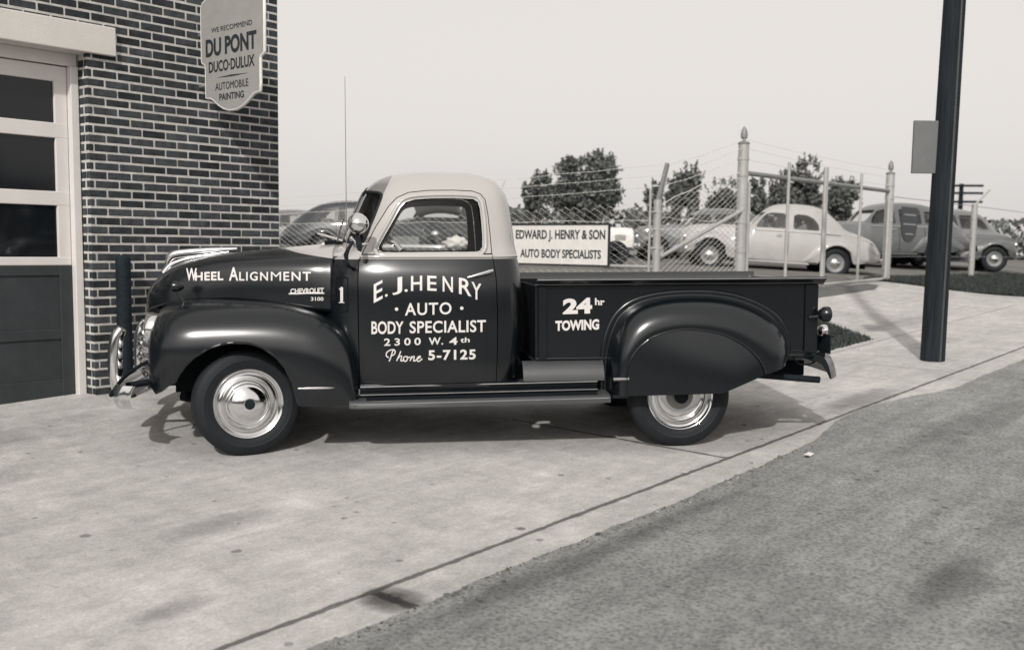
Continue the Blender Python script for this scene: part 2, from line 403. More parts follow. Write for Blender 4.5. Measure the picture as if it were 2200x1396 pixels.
sl_near = lin(-16, -5, 45) + lin(-4.9, 8, 260) + lin(8.2, 40, 60) + [50, 70, 100, 160, 260, 400]
M['concrete'] = ground_mat('sidewalk_concrete', (0.44, 0.428, 0.412), 0.85, 0.15, 0.24, 0.55, spots=0.45, wear=0.14,
    joints=[('s', -0.27, 0.016, 0.0, 1.9), ('d', 1.5, 0.007, 2.0, 12.0), ('s', 4.3, 0.006, 0.0, 1.5), ('d', 0.015, 0.017, -30, 60), ('s', -3.42, 0.03, -0.5, 0.03)],
    stains=[(-4.3, 3.1, 0.9, 0.35, 0.33), (-3.9, 3.8, 1.0, 0.35, 0.22), (-5.0, 2.3, 0.5, 0.22, 0.30), (0.55, 1.1, 0.5, 0.55, 0.38), (-3.3, 1.35, 0.35, 0.16, 0.22), (-4.1, 0.5, 0.22, 0.10, 0.3), (2.3, 0.15, 0.9, 0.2, 0.35),
            (8.2, 2.0, 1.6, 0.28, 0.16), (6.2, 0.9, 0.9, 0.2, 0.16), (-3.42, -0.12, 0.14, 0.2, 0.6)])
M['asphalt'] = ground_mat('road_asphalt', (0.205, 0.208, 0.202), 0.9, 0.14, 0.30, 0.8, streak=0.16, fine=170, pits=0.42, spots=0.30, wear=0.15,
    stains=[(-0.2, -2.5, 1.1, 0.3, 0.25), (0.6, -3.1, 0.6, 0.2, 0.25), (1.6, -0.9, 1.6, 0.25, 0.22), (-2.4, -0.45, 1.6, 0.10, 0.30), (-1.7, -1.9, 0.4, 0.16, 0.3)])
M['dirt'] = ground_mat('yard_dirt', (0.15, 0.145, 0.135), 0.95, 0.25, 0.25, 0.8)
M['soil'] = ground_mat('turf_soil', (0.045, 0.047, 0.043), 0.95, 0.3, 0.3, 0.9)
M['patch'] = ground_mat('asphalt_patch', (0.105, 0.108, 0.105), 0.95, 0.18, 0.25, 0.6)
uvsheet('gutter', sl_near, lambda s: [edge_d(s) - 0.06, edge_d(s) * 0.5 - 0.03, 0.0] if edge_d(s) < -0.01 else [edge_d(s) - 0.06, edge_d(s) - 0.03, 0.0], M['concrete'], 0.0)
uvsheet('road', sl_near, lambda s: [-80, -40, -20, -12, -9, -7, -5, -3.5, -2.5, -1.7, -1.0, -0.6, min(-.42, edge_d(s) - .05), edge_d(s)], M['asphalt'], 0.012)
uvsheet('pavement', [x for x in sl_near if x < 14.2] + [14.2], lambda s: [0.0, 0.5, 1.0, 1.5, 2.0, 2.5, 3.0, 3.4, 3.8, 4.2, 4.6, 5.0], M['concrete'], 0.0)
uvsheet('ground', [-400, -200, -100, -50, -30, -20] + sl_near, lambda s: [5.0, 5.6, 6.4, 7.5, 9, 11, 14, 18, 24, 30, 45, 80, 150, 300, 600], M['dirt'], -0.004)
uvsheet('verge', [14.2] + [x for x in sl_near if x > 14.2], lambda s: [0.0, 0.8, 1.6, 2.4, 3.2, 4.0, 4.6, 5.0], M['soil'], 0.0)
# street beyond the kerb on the left, and the dark repaired strip in front of the gate
uvsheet('asphalt_strip', lin(9.9, 13.1, 17), lambda s: [3.98 - 0.02 * (s - 10) + 0.012 * math.sin(7 * s), 4.3, 4.60] if s < 12.2 else [3.98 - 0.02 * (s - 10) + (s - 12.2) * .35, 4.22 + (s - 12.2) * .17, 4.46], M['patch'], 0.006)
def turf_d(s):
    top = 4.55 if s > 9.4 else 4.55
    lo = 1.62 + max(0, s - 6.2) * 0.93
    return [lo + (top - lo) * k / 6 for k in range(7)]
uvsheet('turf_soil', [1.9] + lin(2.2, 9.3, 40), turf_d, M['soil'], 0.010)
def grass_blades(name, n, pick, h, label):
    bm = bmesh.new(); r = random.Random(len(name) * 7 + 5)
    for _ in range(n):
        s, d = pick(r); p = W(s, d); hh = h * (0.4 + r.random()); a = r.random() * 6.28; w = 0.006 + r.random() * 0.008
        dx = Vector((math.cos(a), math.sin(a), 0)); lean = Vector((r.uniform(-1, 1), r.uniform(-1, 1), 0)) * hh * 0.6
        bm.faces.new([bm.verts.new(p - dx * w), bm.verts.new(p + dx * w), bm.verts.new(p + lean + Vector((0, 0, hh)))])
    me = bpy.data.meshes.new(name); bm.to_mesh(me); bm.free(); me.materials.append(M['grass'])
    o = bpy.data.objects.new(name, me); COL.objects.link(o)
    return tag(o, label, 'grass', kind='stuff')
def pick_tri(r):
    while True:
        s = r.uniform(2.0, 9.3); lo = 1.58 + max(0, s - 6.2) * 0.93
        if lo < 4.5: return s, r.uniform(lo + 0.03 * r.random(), 4.55)
grass_blades('grass_patch', 34000, pick_tri, 0.048, 'dark wedge of grass between pavement and gate driveway')
grass_blades('grass_verge', 40000, lambda r: (14.25 + 10 * r.random() ** 1.6, r.uniform(0.1, 5.0)), 0.07, 'dark grass beside the driveway right of the gate')
# loose gravel lying along the edge of the asphalt
gb = MB(); gr = random.Random(11)
for _ in range(480):
    s = gr.uniform(-4.2, 0.4); d = edge_d(s) - abs(gr.gauss(0.01, 0.05)); r_ = gr.uniform(0.002, 0.006) + (.006 if gr.random() < .06 else 0)
    p = W(s, d) + Vector((0, 0, 0.012 + r_ * 0.4))
    rot = Matrix.Rotation(gr.random() * 6, 3, 'Z') @ Matrix.Rotation(gr.random() * 2, 3, 'X')
    gb.box(p, (r_ * 2, r_ * 1.6, r_ * 1.2), rot)
M['gravel'] = mat('gravel', (0.17, 0.17, 0.16), 0.9, island=0.7)
tag(gb.build('gravel', M['gravel'], bevel=0.002), 'loose gravel scattered along the asphalt edge', 'gravel', kind='stuff')
# scrap of white paper at the kerb
pb = MB(); c = W(0.05, -0.40); pts = [(-.05, -.03), (-.01, -.022), (.05, -.03), (.06, .02), (.01, .035), (-.04, .02)]
pb.poly([c + T * a * .8 + NV * b * .8 + Vector((0, 0, .018 + .02 * abs(a) / .06)) for a, b in pts])
tag(pb.build('paper_scrap', M['white'], solid=0.002), 'small scrap of white paper lying beside the gutter', 'litter')

# ------------------------------------------------------------------ brick garage
DB = 4.55
bld = thing('brick_garage', 'dark brick garage with white-framed overhead door and pale lintel', 'building', W(-0.46, DB, 0), STREET_ROT)
# local: x along the street (0 = right corner, negative = towards the door), y into the lot, z world height
XR, XD, ZT, YD = 0.0, -1.81, 4.35, 0.15
wb = MB()
wb.bx(XD, XR - 0.004, 0.012, 0.30, -0.05, ZT)                 # mortar core right of the door
wb.bx(-7.0, XD, 0.012, 0.30, 2.86, ZT)
wb.bx(-0.30, XR - 0.004, 0.30, 9.0, -0.05, ZT); wb.bx(-7.0, -0.3, 8.7, 9.0, -0.4, ZT); wb.bx(-7.0, -6.7, 0.30, 8.7, -0.6, ZT)
wall = wb.build('wall', M['mortar'], bld)
CH, BL, J = 0.0712, 0.2085, 0.0185
bb = MB(); br = random.Random(5)
def brick(x0, x1, z, y=0.0):
    if abs(x0 - XD) < 1e-6: x0 -= .004 + J * .36
    j = lambda a: br.uniform(-a, a)
    bb.bx(x0 + J*.36 + j(.002), x1 - J*.36 + j(.002), y + 0.0075 + j(.0015), y + 0.06, z + J/2 + j(.0012), z + CH - J/2 + j(.0012))
nz = int((ZT + 0.05) / CH)
for k in range(nz):
    z = -0.05 + k * CH; off = 0.0 if k % 2 else BL / 2
    x1 = XR
    first = True
    left = XD if z < 2.80 else -7.0
    while x1 > left + 0.02:
        w = BL if not (first and off) else BL / 2
        x0 = max(left, x1 - w); first = False
        if x1 - x0 > 0.03: brick(x0, x1, z)
        x1 = x0
    # bricks turning the corner into the door reveal and along the far side of the corner
    if z < 2.78:
        y0 = 0.0 if k % 2 else 0.075
        bb.bx(XD - 0.004, XD + 0.05, max(0.066, y0 + J/2), 0.15, z + J/2, z + CH - J/2)
    yy = 0.0654 + (0 if k % 2 else BL / 2 - .06)
    while yy < 2.6:
        bb.bx(XR - 0.06, XR + 0.004, yy + J/2, yy + BL - J/2, z + J/2, z + CH - J/2); yy += BL
bb.build('bricks', M['brick'], wall, bevel=0.004, seg=1)
ln = MB(); ln.bx(-7.0, -1.585, -0.03, 0.30, 2.835, 3.055); ln.build('lintel', M['lintel'], bld, bevel=0.008)
cp = MB(); cp.bx(-7.1, 0.06, -0.06, 9.06, ZT, ZT + 0.10); cp.build('coping', M['lintel'], bld, bevel=0.01)
fr = MB(); fr.bx(XD - 0.075, XD - 0.010, YD - 0.02, YD + 0.10, 0.0, 2.74); fr.bx(-7.0, XD - 0.010, YD - 0.0, YD + 0.10, 2.74, 2.835); fr.build('door_frame', M['doorwhite'], bld, bevel=0.006)
dr = MB(); x1 = XD - 0.078; xs = -4.7
DY = YD + 0.035
for z0, z1 in [(2.615, 2.735), (2.185, 2.300), (1.665, 1.775), (1.20, 1.265)]: dr.bx(xs, x1, DY, DY + 0.045, z0, z1)
for a, b in [(-1.99, x1), (-2.85, -2.74), (-3.70, -3.59)]: dr.bx(a, b, DY + 0.002, DY + 0.043, 1.20, 2.735)
door = dr.build('garage_door', M['doorwhite'], bld, bevel=0.006)
for z0, z1 in [(2.300, 2.615), (1.775, 2.185), (1.265, 1.665)]:
    for a, b in [(-2.74, -1.99), (-3.59, -2.85)]:
        p = MB(); p.bx(a - 0.005, b + 0.005, DY + 0.025, DY + 0.032, z0 - 0.005, z1 + 0.005); p.build('pane', M['pane'], door)
lp = MB(); lp.bx(xs, x1, DY + 0.012, DY + 0.04, 0.03, 1.20)
for a, b in [(-1.99, x1), (-2.85, -2.74), (-3.70, -3.59)]: lp.bx(a, b, DY - 0.002, DY + 0.011, 0.03, 1.199)
for z0, z1 in [(0.03, 0.30), (0.62, 0.70), (1.12, 1.199)]: lp.bx(xs, x1, DY, DY + 0.0115, z0, z1)
lp.build('door_panel', M['doordark'], door, bevel=0.006)
bk = MB(); bk.bx(-4.7, XD - .02, 0.40, 0.42, -0.2, 2.83); bk.build('interior_screen', M['black'], bld)

# guard post at the corner of the door
gp = thing('guard_post', 'dark round guard post standing against the brick pier', 'bollard', W(-2.10, 4.40), STREET_ROT)
m_ = MB(); zz = 1.285 - gz(-2.10, 4.40)
m_.lathe([(0.001, -0.1), (0.058, -0.1), (0.058, zz - .03), (0.052, zz - .01), (0.03, zz), (0.001, zz + .003)], 24, 'Z'); m_.build('post', M['postdark'], gp, smooth=50)
m_ = MB(); m_.lathe([(0.058, 0.0), (0.075, 0.0), (0.07, 0.02), (0.058, 0.025)], 24, 'Z'); m_.build('base_collar', M['postdark'], gp, smooth=50)

# projecting shield sign (stands out from the wall towards the street)
sg = thing('shield_sign', 'grey shield-shaped paint sign projecting from the brick wall', 'sign', W(-1.28, 4.55, 0), STREET_ROT)
# local x along the street, y into lot (negative = out over the pavement), z world height
half = [(0.0, 2.475), (0.06, 2.478), (0.13, 2.497), (0.20, 2.53), (0.26, 2.568), (0.30, 2.588), (0.345, 2.592), (0.372, 2.597), (0.375, 2.66), (0.375, 2.85), (0.385, 2.872), (0.415, 2.882), (0.43, 2.90), (0.43, 3.33), (0.41, 3.37), (0.36, 3.39), (0.26, 3.43), (0.12, 3.46), (0.0, 3.468)]
yc = -0.475
outl = [(yc - a, z) for a, z in half] + [(yc + a, z) for a, z in half[-2:0:-1]]
m_ = MB(); m_.prism(outl, -0.012, 0.012, 'X'); pnl = m_.build('sign_panel', M['signface'], sg)
rimp = [(0.0, a, z) for a, z in outl]
m_ = MB(); m_.tube(rimp, 0.014, 6, closed=True); m_.build('sign_rim', M['signwhite'], sg, smooth=60)
for z in (2.70, 3.12):
    m_ = MB(); m_.tube([(0, yc + 0.37, z), (0, 0.0, z)], 0.012, 8); m_.build('bracket', M['galvdark'], sg)
m_ = MB(); m_.tube([(0, -0.60, 3.43), (0, -0.02, 3.78)], 0.005, 6); m_.build('stay_rod', M['galvdark'], sg)
def sgn(y0, y1, z0, z1, side):
    return lambda a, b: (side * 0.0145, (y0 + (y1 - y0) * a) if side < 0 else (y1 + (y0 - y1) * a), z0 + (z1 - z0) * b)
for side in (-1, 1):
    lt = MB()
    for body, a0, a1, z0, z1, bold in [('WE RECOMMEND', -0.20, -0.80 + .04, 3.115, 3.155, 0.0), ('DU PONT', -0.115, -0.815, 2.925, 3.070, 0.035), ('DUCO·DULUX', -0.155, -0.785, 2.795, 2.885, 0.022),
                                       ('AUTOMOBILE', -0.245, -0.70, 2.645, 2.705, 0.0), ('PAINTING', -0.30, -0.64, 2.56, 2.615, 0.018)]:
        letters(lt, body, sgn(a0, a1, z0, z1, side), bold)
    lt.poly([(side * .0145, y, z) for y, z in [(-0.28, 2.748), (-0.47, 2.742), (-0.70, 2.748), (-0.47, 2.756)]])
    lt.build('sign_lettering', M['signblack'], pnl, solid=0.001, recalc=False)

# ------------------------------------------------------------------ utility pole
P0 = Vector((4.4993, 11.15, 0)); s_, d_ = SD(P0); P0.z = gz(s_, d_)
pole = thing('utility_pole', 'thick dark wooden utility pole standing at the kerb', 'utility pole', P0)
top = Vector((4.527, 11.15, 3.77)) - P0; dirp = top / (3.77 - P0.z)
m_ = MB(); rows = []
pr = random.Random(2)
zs = lin(-0.3, 7.6, 30)
for i, z in enumerate(zs):
    r0 = 0.126 - 0.0045 * z
    rows.append([(dirp.x * z + r0 * (1 + .02 * math.sin(5 * k + .3 * i)) * math.cos(k * math.pi / 12), dirp.y * z + r0 * (1 + .02 * math.sin(7 * k)) * math.sin(k * math.pi / 12), z) for k in range(24)])
m_.grid(rows, closed_v=True, cap=True); m_.build('pole_shaft', M['polewood'], pole, smooth=60)
m_ = MB(); m_.tube([(dirp.x * z + 0.03, dirp.y * z - 0.127 + 0.0045 * z, z) for z in (0.0, 2.0, 4.0, 7.5)], 0.012, 6); m_.build('ground_wire_cover', mat('dull_strip', (0.05, 0.055, 0.058), .6, var=.3), pole, smooth=60)
for z in (6.9, 7.3):
    m_ = MB(); m_.box((dirp.x * z, -0.16, z), (1.8, 0.09, 0.11)); m_.build('cross_arm', M['postdark'], pole)
zb0, zb1 = 2.216 - P0.z, 2.76 - P0.z
bxp = thing('notice_board', 'small grey metal panel hung on the left of the dark pole', 'sign', P0 + Vector((-0.16, -0.02, zb0)))
m_ = MB(); m_.bx(-0.175, 0.10, -0.02, 0.02, 0.0, zb1 - zb0); m_.build('panel', mat('grey_panel', (0.13, 0.135, 0.135), 0.6, var=0.12), bxp, bevel=0.006)
m_ = MB(); m_.bx(0.02, 0.07, 0.022, 0.05, 0.05, zb1 - zb0 - .05); m_.build('bracket', M['galvdark'], bxp)

# far utility pole with three cross arms
fp = thing('distant_utility_pole', 'distant utility pole with three crossarms beyond the yard', 'utility pole', Vector((0, 0, 0)))
pt = at_depth(2066, 395, 62.0); fp.location = (pt.x, pt.y, 0.9); H_ = pt.z - 0.9
m_ = MB(); m_.tube([(0, 0, -.5), (0, 0, H_)], [0.17, 0.12], 10); m_.build('pole_shaft', M['postdark'], fp, smooth=60)
for z in (H_ - .12, H_ - .55, H_ - 1.05):
    m_ = MB(); m_.box((0, -.15, z), (2.3, .10, .13), Matrix.Rotation(-.15, 3, 'Z')); m_.build('cross_arm', M['postdark'], fp)

# ------------------------------------------------------------------ fences, gate
FD = 4.65
def zigzag_panel(mb, P, L, z0, z1, pitch=0.082, r=0.0044, seg=4):
    """P(u, z) -> point on the fence plane; z0/z1 functions of u."""
    n = int(L / pitch)
    for i in range(n):
        u = i * pitch; a = z0(u); b = z1(u); k = int((b - a) / (pitch / 2)); pts = []
        for j in range(k + 1):
            pts.append(P(u + (pitch / 2 if (j + i) % 2 else -pitch / 2) * 1.02 + pitch / 2, a + j * pitch / 2))
        if len(pts) > 1: mb.tube(pts, r, seg, cap=False)
def wavy(P, u0, u1, z0, z1, n, amp, r):
    q = random.Random(int(u0 * 100 + z0 * 57))
    m = MB(); pts = []
    for i in range(n + 1):
        f = i / n; pts.append(P(u0 + (u1 - u0) * f, z0 + (z1 - z0) * f - 0.03 * math.sin(math.pi * f) + q.uniform(-amp, amp)))
    m.tube(pts, r, 5)
    for i in range(1, n * 2):                               # barbs
        f = i / (n * 2) * n; a = int(f); p = pts[a].lerp(pts[min(a + 1, n)], f - a)
        m.tube([p + Vector((0, 0, .018)), p - Vector((0, 0, .018))], r * .8, 3); m.tube([p + T * .014 + NV * .01, p - T * .014 - NV * .01], r * .8, 3)
    return m
def strand(name, label, P, u0, u1, z0, z1, n=14, amp=0.008, r=0.0035, group='barbed wire strands'):
    return tag(wavy(P, u0, u1, z0, z1, n, amp, r).build(name, M['wire']), label, 'barbed wire', group)
SF = 6.03
fen = thing('chain_link_fence', 'wire mesh fence running back from the corner post behind the truck', 'fence', (0, 0, 0))
m_ = MB(); zigzag_panel(m_, lambda u, z: W(SF, FD + .06 + u, z), 12.0, lambda u: gz(SF, FD + u) + .05, lambda u: 2.04 - 0.031 * u, pitch=.092, r=.0033); m_.build('mesh', M['wire'], fen, recalc=False, merge=0)
m_ = MB(); m_.tube([W(SF, FD, 1.14), W(SF, FD + 12, 1.14)], 0.024, 8); m_.build('rail', M['galv'], fen, smooth=60)
m_ = MB(); m_.tube([W(SF, FD + k * .5, 1.78 + .015 * math.sin(k * 2.3)) for k in range(25)], 0.004, 5); m_.build('tension_wire', M['wire'], fen)
for dd in (FD + 3.05, FD + 6.1, FD + 9.15, FD + 12.1):
    m_ = MB(); m_.tube([W(SF + .03, dd, gz(SF, dd) - .1), W(SF + .03, dd, 2.08 - .031 * (dd - FD))], 0.03, 10); m_.tube([W(SF + .03, dd, 2.06 - .031 * (dd - FD)), W(SF + .28, dd, 2.56 - .033 * (dd - FD))], 0.014, 6); m_.build('post', M['galv'], fen, smooth=60)
cpz = gz(SF, FD)
cpst = thing('fence_corner_post', 'pale steel fence corner post with dark slanted arm behind the truck bed', 'fence post', W(SF, FD, cpz), STREET_ROT)
m_ = MB(); m_.tube([(0, 0, -.1), (0, 0, 2.07 - cpz)], 0.055, 14); m_.build('post', M['galv'], cpst, smooth=50)
m_ = MB(); m_.tube([(0.01, 0, 2.03 - cpz), (0.22, 0.0, 2.58 - cpz)], [0.04, 0.035], 4); m_.build('barb_arm', M['galvdark'], cpst)
m_ = MB(); m_.tube([(-0.11, 0.05, -.05), (-0.11, 0.05, 2.2 - cpz)], 0.018, 8); m_.build('tension_bar', M['galv'], cpst)
for z in (1.90, 1.66, 1.40, 0.95):
    m_ = MB(); m_.tube([(-0.12, .05, z - cpz), (0.0, -.06, z - cpz), (.06, 0, z - cpz)], 0.011, 6); m_.build('clamp', M['galv'], cpst)
left_lbl = ['top barbed wire strand running left from the slanted fence arm', 'middle barbed wire strand running left from the slanted fence arm', 'lowest barbed wire strand running left above the mesh fence']
for k, (za, zb) in enumerate([(2.57, 2.40), (2.42, 2.25), (2.26, 2.10)]):
    strand('barbed_wire', left_lbl[k], lambda u, z: W(SF + .19 - .06 * k, FD + u, z), 0, 11.5, za, zb - .22, 30)
SG0, SG1 = 8.44, 14.53
pan = thing('mesh_fence_panel', 'short mesh fence panel with diagonal brace joining the tall gate post', 'fence', (0, 0, 0))
m_ = MB(); zigzag_panel(m_, lambda u, z: W(SF + .08 + u, FD, z), 2.26, lambda u: gz(SF + u, FD) + .05, lambda u: 2.0 + 0.60 * min(1, max(0, u / 2.2)) ** 0.8, r=.0031, pitch=.082); m_.build('mesh', M['wire'], pan, recalc=False, merge=0)
m_ = MB(); m_.tube([W(SF + .05, FD - .03, 1.28), W(SG0, FD - .03, 2.02)], 0.03, 10); m_.build('diagonal_brace', M['galv'], pan, smooth=60)
m_ = MB(); q = random.Random(4); m_.tube([W(SF + .08 + 2.26 * k / 12, FD, 2.0 + .60 * (k / 12) ** .8 + q.uniform(-.02, .02)) for k in range(13)], 0.006, 5); m_.build('top_wire', M['wire'], pan)
m_ = MB(); m_.tube([W(SF + .08 + 2.26 * k / 10, FD, 1.82 + .02 * math.sin(k * 2)) for k in range(11)], 0.004, 5); m_.build('tension_wire', M['wire'], pan)
for k, (za, zb, lb) in enumerate([(2.57, 3.10, 'topmost'), (2.42, 2.96, 'second'), (2.27, 2.80, 'third')]):
    strand('barbed_wire', '%s of the barbed wires climbing from slanted arm to tall gate post' % lb, lambda u, z: W(SF + .2 - .05 * k + u * 1.0, FD - .04, z), 0, SG0 - SF - .25, za, zb, 8)
def gate_post(s, ztop, r, label):
    z0 = gz(s, FD); g = thing('gate_post', label, 'gate post', W(s, FD, z0), STREET_ROT, 'gate posts with acorn finials'); h = ztop - z0
    m = MB(); m.tube([(0, 0, -.15), (0, 0, h - .27)], r, 18); m.build('post', M['galv'], g, smooth=50)
    m = MB(); m.lathe([(.001, h - .275), (r * 1.1, h - .275), (r * 1.12, h - .255), (r * .8, h - .235), (r * .3, h - .225), (r * .28, h - .20), (r * .62, h - .18), (r * .66, h - .13), (r * .5, h - .06), (r * .25, h - .02), (.001, h)], 18, 'Z'); m.build('finial', M['galvdark'], g, smooth=50)
    for z in (0.25, .75, 1.2, h - .75, h - .5):
        m = MB(); m.lathe([(r, z - .02), (r * 1.1, z - .02), (r * 1.1, z + .02), (r, z + .02)], 18, 'Z'); m.build('band', M['galv'], g, smooth=40)
    return g
gate_post(SG0, 3.30, 0.083, 'tall steel gate post with acorn finial left of the white coupe')
gate_post(SG1, 3.21, 0.083, 'tall steel gate post with acorn finial near the dark pole')
obar = tag(MB().tube([W(SG0, FD, 2.59), W(SG1, FD, 2.60)], 0.038, 12).build('gate_crossbar', M['galvdark'], smooth=60), 'dark steel bar spanning the two gate posts overhead', 'gate bar')
def leaf(sa, sb, smid, label):
    zb = gz((sa + sb) / 2, FD); g = thing('gate_leaf', label, 'gate', W(sa, FD - .05, zb), STREET_ROT, 'leaves of the yard gate')
    z0a, z0b = gz(sa, FD) + .05 - zb, gz(sb, FD) + .05 - zb; L = sb - sa; mid = smid - sa
    for x, r, top in [(0.0, .028, 2.45 if sa < 9 else 2.86), (L - .035, .034, 2.86 if sa < 9 else 2.45)]:
        m = MB(); m.tube([(x, 0, z0a + (z0b - z0a) * x / L), (x, 0, top - zb)], r, 10); m.build('stile', M['galv'], g, smooth=60)
    m = MB(); m.tube([(mid, -.005, z0a + (z0b - z0a) * mid / L), (mid, -.005, 2.85 - zb)], .026, 10); m.build('middle_bar', M['galv'], g, smooth=60)
    m = MB(); m.tube([(0, 0, z0a), (L, 0, z0b)], .03, 10); m.build('bottom_rail', M['galv'], g, smooth=60)
    return g
leaf(SG0 + .13, 11.40, 9.92, 'left gate leaf in front of the white coupe doors')
leaf(11.43, SG1 - .12, 12.96, 'right gate leaf across the white coupe tail')
for k, z in enumerate((2.74, 2.90, 3.04)):
    strand('barbed_wire', '%s barbed wire strand stretched above the gate bar' % ('lowest', 'middle', 'highest')[k], lambda u, z_: W(SG0 + u, FD - .02, z_), 0.05, SG1 - SG0 - .05, z + .06, z - .03, 14, r=.003)
# fence right of the gate
fr2 = thing('wire_fence', 'plain wire fence on the grass right of the gate', 'fence', (0, 0, 0))
for s in (19.95, 25.0):
    m_ = MB(); m_.tube([W(s, FD, gz(s, FD) - .1), W(s, FD, 2.56)], 0.07 if s < 21 else .06, 10); m_.tube([W(s, FD, 2.54), W(s + 1.1, FD, 2.95)], .025, 6); m_.build('post', M['galv'], fr2, smooth=60)
for z in (2.50, 2.2, 1.75, 1.3):
    m_ = MB(); m_.tube([W(SG1, FD, z), W(19.95, FD, z + .01), W(25, FD, z), W(40, FD, z)], 0.007, 5); m_.build('fence_wire', M['galvdark'], fr2)
q0 = W(15.60, FD - .03, 1.60)
bs = thing('shield_notice', 'dark shield-shaped notice with pale lines hung right of the gate', 'sign', q0, STREET_ROT)
o_ = [(-.45, .72), (.45, .72), (.45, .30), (.36, .12), (.18, .02), (0, -.01), (-.18, .02), (-.36, .12), (-.45, .30)]
m_ = MB(); m_.prism(o_, -.01, .01, 'Y'); m_.build('notice_panel', mat('notice_dark', (0.035, 0.042, 0.048), .5), bs)
m_ = MB()
for z, w in ((.565, .33), (.37, .36), (.17, .22)): m_.bx(-w, w, -.016, -.0115, z - .014, z + .014)
m_.build('pale_bars', M['signface'], bs)

# sign board on the fence
sb = thing('business_sign', 'white board sign with black lettering wired to the mesh fence', 'sign', W(SF - .05, 5.43, 0), STREET_ROT)
# local: y runs into the lot, so text runs from large y (left) to small y (right)
Y0, Y1, ZB, ZTOP = 0.0, 2.42, 1.15, 1.725
m_ = MB(); m_.bx(-.014, .0, Y0, Y1, ZB, ZTOP); brd = m_.build('sign_panel', M['signwhite'], sb)
m_ = MB(); t_ = .022
for a in [(Y0 - t_, Y1 + t_, ZTOP, ZTOP + t_), (Y0 - t_, Y1 + t_, ZB - t_, ZB), (Y0 - t_, Y0, ZB, ZTOP), (Y1, Y1 + t_, ZB, ZTOP)]: m_.bx(-.022, .012, *a)
m_.build('sign_frame', M['signblack'], sb)
lt = MB()
def sfn(ya, yb, za, zb): return lambda a, b: (-.0155, ya + (yb - ya) * a, za + (zb - za) * b)
SIGN_TEXT = [('EDWARD J. HENRY & SON', 1.735, 0.05, 1.475, 1.655, .03), ('AUTO BODY SPECIALISTS', 1.64, 0.12, 1.235, 1.365, .03)]
for body, ya, yb, za, zb, bo in SIGN_TEXT:
    lt = MB(); letters(lt, body, sfn(ya, yb, za, zb), bo); lt.build('sign_lettering', M['signblack'], brd, solid=.001, recalc=False)
for y in (.12, 1.25):
    m_ = MB(); m_.tube([(-.005, y, ZTOP), (-.005, y - .03, ZTOP + .09)], .006, 5); m_.build('hanger', M['wire'], sb)

# ------------------------------------------------------------------ trees
def tree(name, label, Y, boxes, nleaf, leaf=0.16, seed=1, shoots=10, base_z=0.9, group=None, cat_='tree'):
    """boxes: crown lobes as pixel rectangles, each turned into a lobe at depth Y with its own depth."""
    q = random.Random(seed); lobes = []
    for (x0, y0, x1, y1) in boxes:
        a = at_depth(x0, y1, Y); b = at_depth(x1, y0, Y)
        c = (a + b) / 2; lobes.append((c + Vector((0, q.uniform(-.3, .3), 0)), Vector(((b.x - a.x) / 2, max(.4, (b.x - a.x) * .45), (b.z - a.z) / 2))))
    cx = sum(l[0].x for l in lobes) / len(lobes)
    root = thing(name, label, cat_, (cx, Y, base_z), 0, group); org = Vector((cx, Y, base_z))
    bm = bmesh.new()
    vol = [l[1].x * l[1].y * l[1].z for l in lobes]; tot = sum(vol)
    def leafq(p, sz):
        a = Vector((q.gauss(0, 1), q.gauss(0, 1), q.gauss(0, 1))).normalized(); b = a.orthogonal().normalized(); c_ = a.cross(b)
        ang = q.random() * 6.28; u = (b * math.cos(ang) + c_ * math.sin(ang)) * sz; w = (-b * math.sin(ang) + c_ * math.cos(ang)) * sz * .55
        bm.faces.new([bm.verts.new(p - u), bm.verts.new(p - w * .9), bm.verts.new(p + u), bm.verts.new(p + w)])
    for (c, r), v in zip(lobes, vol):
        n = int(nleaf * v / tot) + 40
        clumps = []
        for _ in range(26):
            d = Vector((q.gauss(0, 1), q.gauss(0, 1), q.gauss(0, 1))).normalized(); k = q.uniform(.35, .95)
            clumps.append((c + Vector((d.x * r.x * k, d.y * r.y * k, d.z * r.z * k)), q.uniform(.17, .34) * min(r.x, r.z)))
        for _ in range(n):
            cc, cr = q.choice(clumps); d = Vector((q.gauss(0, 1), q.gauss(0, 1), q.gauss(0, 1))) * cr * .62
            leafq(cc + d * (1.25 if q.random() < .25 else 1.0) - org, leaf * q.uniform(.55, 1.3))
        for _ in range(shoots):                              # upright shoots along the top edge
            a = q.uniform(-.9, .9); z = math.sqrt(max(0, 1 - a * a)) * .85
            p = c + Vector((a * r.x, q.uniform(-.4, .4) * r.y, z * r.z)); hgt = q.uniform(.15, .38) * r.z; side = a * .5
            for i in range(14):
                f = i / 14; leafq(p + Vector((side * hgt * f, 0, hgt * f)) + Vector((q.gauss(0, 1), q.gauss(0, 1), 0)) * .09 * r.x * (1 - f * .8) - org, leaf * .7)
    me = bpy.data.meshes.new('crown'); bm.to_mesh(me); bm.free(); me.materials.append(M['leaf'])
    o = bpy.data.objects.new('crown', me); COL.objects.link(o); o.parent = root
    m = MB(); top_ = max(lobes, key=lambda l: l[0].z)[0] - org
    m.tube([(0, 0, -1.0), (0.05, 0, .5), (top_.x * .4, 0, top_.z * .55), (top_.x, top_.y, top_.z)], [.17, .15, .11, .05], 8)
    for c, r in lobes:
        m.tube([(0.03, 0, .7), ((c - org).x * .6, (c - org).y * .5, (c - org).z * .7), tuple(c - org)], [.10, .07, .03], 6)
    m.build('trunk', M['bark'], root, smooth=60)
    return root
tree('bushy_tree', 'large bushy dark tree rising above the mesh fence', 42, [(1190, 345, 1265, 450), (1240, 330, 1330, 445), (1215, 380, 1335, 470), (1180, 400, 1240, 470)], 17000, .10, 3, 22)
